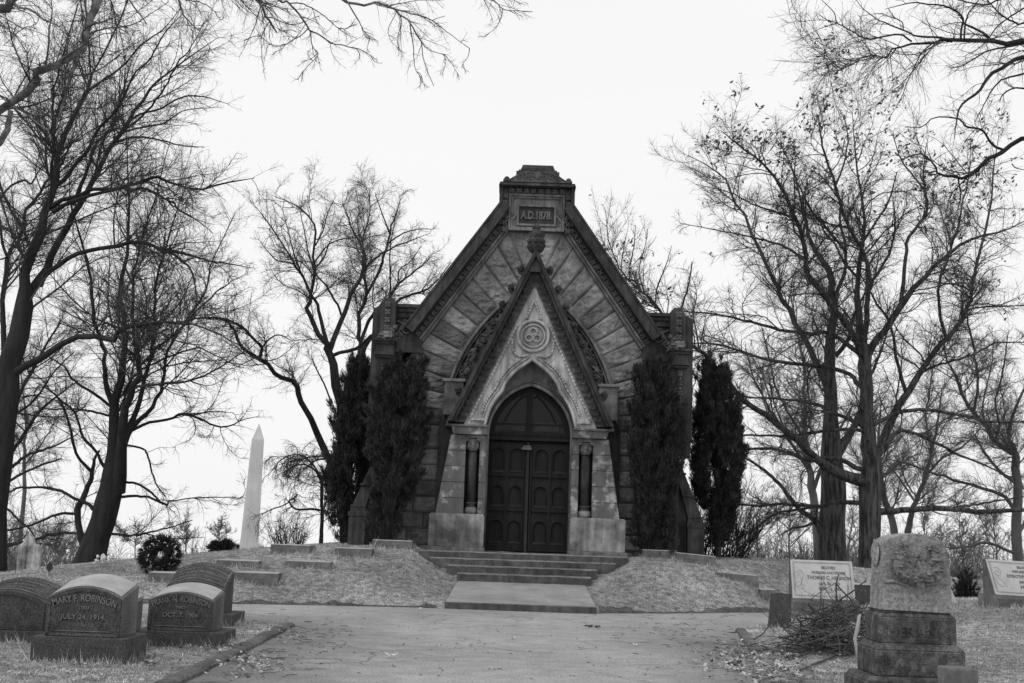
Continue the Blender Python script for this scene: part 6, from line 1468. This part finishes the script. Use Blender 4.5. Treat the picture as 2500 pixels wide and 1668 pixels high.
# twig litter on the road
n = 300; Pp = []
for i in range(n):
    r_ = rnd.random()
    if r_ < .33: px, py = rnd.gauss(740, 70), rnd.gauss(1560, 30)
    elif r_ < .62: px, py = rnd.gauss(1680, 70), rnd.gauss(1545, 28)
    elif r_ < .8: px, py = rnd.uniform(560, 700), rnd.uniform(1590, 1665)
    else: px, py = rnd.uniform(700, 1750), rnd.uniform(1490, 1668)
    py = max(1490, py); q = hit(px, py); a = rnd.uniform(0, 3.14); L = rnd.uniform(.03, .16)*(1 if r_ < .8 else .4); d = np.array([math.cos(a), math.sin(a), 0])
    b = np.array([q.x, q.y, q.z+.035 if onroad(q.x, q.y) else q.z+.02]); Pp.append(np.stack([b, b+d*L*.5+np.array([0, rnd.uniform(-.02, .02), .008]), b+d*L]))
Pp = np.stack(Pp); V, F_ = tubes_np(Pp, np.full((n, 3), .0035), 4); o = link_mesh(np_mesh('twig_litter', V, F_), 'twig_litter', M['litter']); tagobj(o, 'small broken twigs littering the drive', 'twigs', kind='stuff')
# ------------------------------------------------------------------ grass: short dormant blades where the camera can see turf
rg = np.random.default_rng(99)
def blades(n, x0, x1, y0, y1, hh, ww, dens=None):
    x = rg.uniform(x0, x1, n); y = rg.uniform(y0, y1, n)
    keep = ~onroad(x, y, .02) & (np.abs(x-.5)*1.0+0 > np.where((y > 24.5) & (y < 29.6), np.interp(y, [24.5, 27.3, 27.32, 27.9, 28.3, 29.6], [1.62, 1.48, 1.5, 2.0, 2.4, 2.4]), 0)) & ~((np.abs(x-.5) < 3.4) & (y > 29.6))
    keep &= np.abs(x) < y*.44+1
    keep &= ~((x > Led(y)-.18) & (x < 0) & (y < 19.6)) & ~((x < Red(y)+.18) & (x > 0) & (y < 21.3))
    cl = np.sin(x*1.9+np.sin(y*1.3)*1.5)*np.sin(y*1.6+x*.7)+np.sin(x*5.1+y*2.2)*np.sin(y*4.4-x*1.7)
    keep &= rg.uniform(-1.6, 1.0, n) < cl+.35
    x = x[keep]; y = y[keep]; n = len(x); z = hgt(x, y)
    h = hh*rg.uniform(.4, 1.3, n); a = rg.uniform(0, 2*np.pi, n); le = rg.uniform(.2, 1.6, n)*h; b = rg.uniform(0, 2*np.pi, n)
    dx = np.cos(a)*ww*.5; dy = np.sin(a)*ww*.5
    V = np.stack([np.stack([x-dx, y-dy, z-.005], 1), np.stack([x+dx, y+dy, z-.005], 1), np.stack([x+np.cos(b)*le, y+np.sin(b)*le, z+h], 1)], 1)
    return V.reshape(-1, 3), np.arange(n*3).reshape(-1, 3)
def edge_tufts():
    out_ = []
    for o_ in list(COL.objects):
        if o_.parent is None and o_.get('category') in ('gravestone', 'grave marker', 'monument', 'stone post', 'obelisk', 'headstone'):
            mn = [1e9, 1e9]; mxx = [-1e9, -1e9]
            for c_ in o_.children:
                if c_.type != 'MESH': continue
                for v in c_.bound_box: mn = [min(mn[0], v[0]), min(mn[1], v[1])]; mxx = [max(mxx[0], v[0]), max(mxx[1], v[1])]
            n = int(((mxx[0]-mn[0])+(mxx[1]-mn[1]))*700); s = rg.uniform(0, 1, n); side = rg.integers(0, 3, n); o2 = rg.exponential(.02, n)
            lx = np.where(side == 0, mn[0]+(mxx[0]-mn[0])*s, np.where(side == 1, mn[0]-o2, mxx[0]+o2)); ly = np.where(side == 0, mn[1]-o2, mn[1]+(mxx[1]-mn[1])*s)
            ca, sa = math.cos(o_.rotation_euler.z), math.sin(o_.rotation_euler.z); x = o_.location.x+lx*ca-ly*sa; y = o_.location.y+lx*sa+ly*ca
            z = hgt(x, y); h = rg.exponential(.035, n)+.01; b = rg.uniform(0, 2*np.pi, n); le = h*rg.uniform(.1, .8, n); a = rg.uniform(0, 6.28, n); dx = np.cos(a)*.005; dy = np.sin(a)*.005
            V = np.stack([np.stack([x-dx, y-dy, z-.01], 1), np.stack([x+dx, y+dy, z-.01], 1), np.stack([x+np.cos(b)*le, y+np.sin(b)*le, z+h], 1)], 1)
            out_.append((V.reshape(-1, 3), np.arange(n*3).reshape(-1, 3)))
    return out_
Vf = joinm(edge_tufts()+[blades(230000, -9, 9, 10.5, 21, .026, .007), blades(420000, -14, 15, 20, 37, .030, .010)])
o = link_mesh(np_mesh('grass', *Vf), 'grass', M['blade']); tagobj(o, 'short dormant winter grass over the banks and plots', 'grass', kind='stuff')
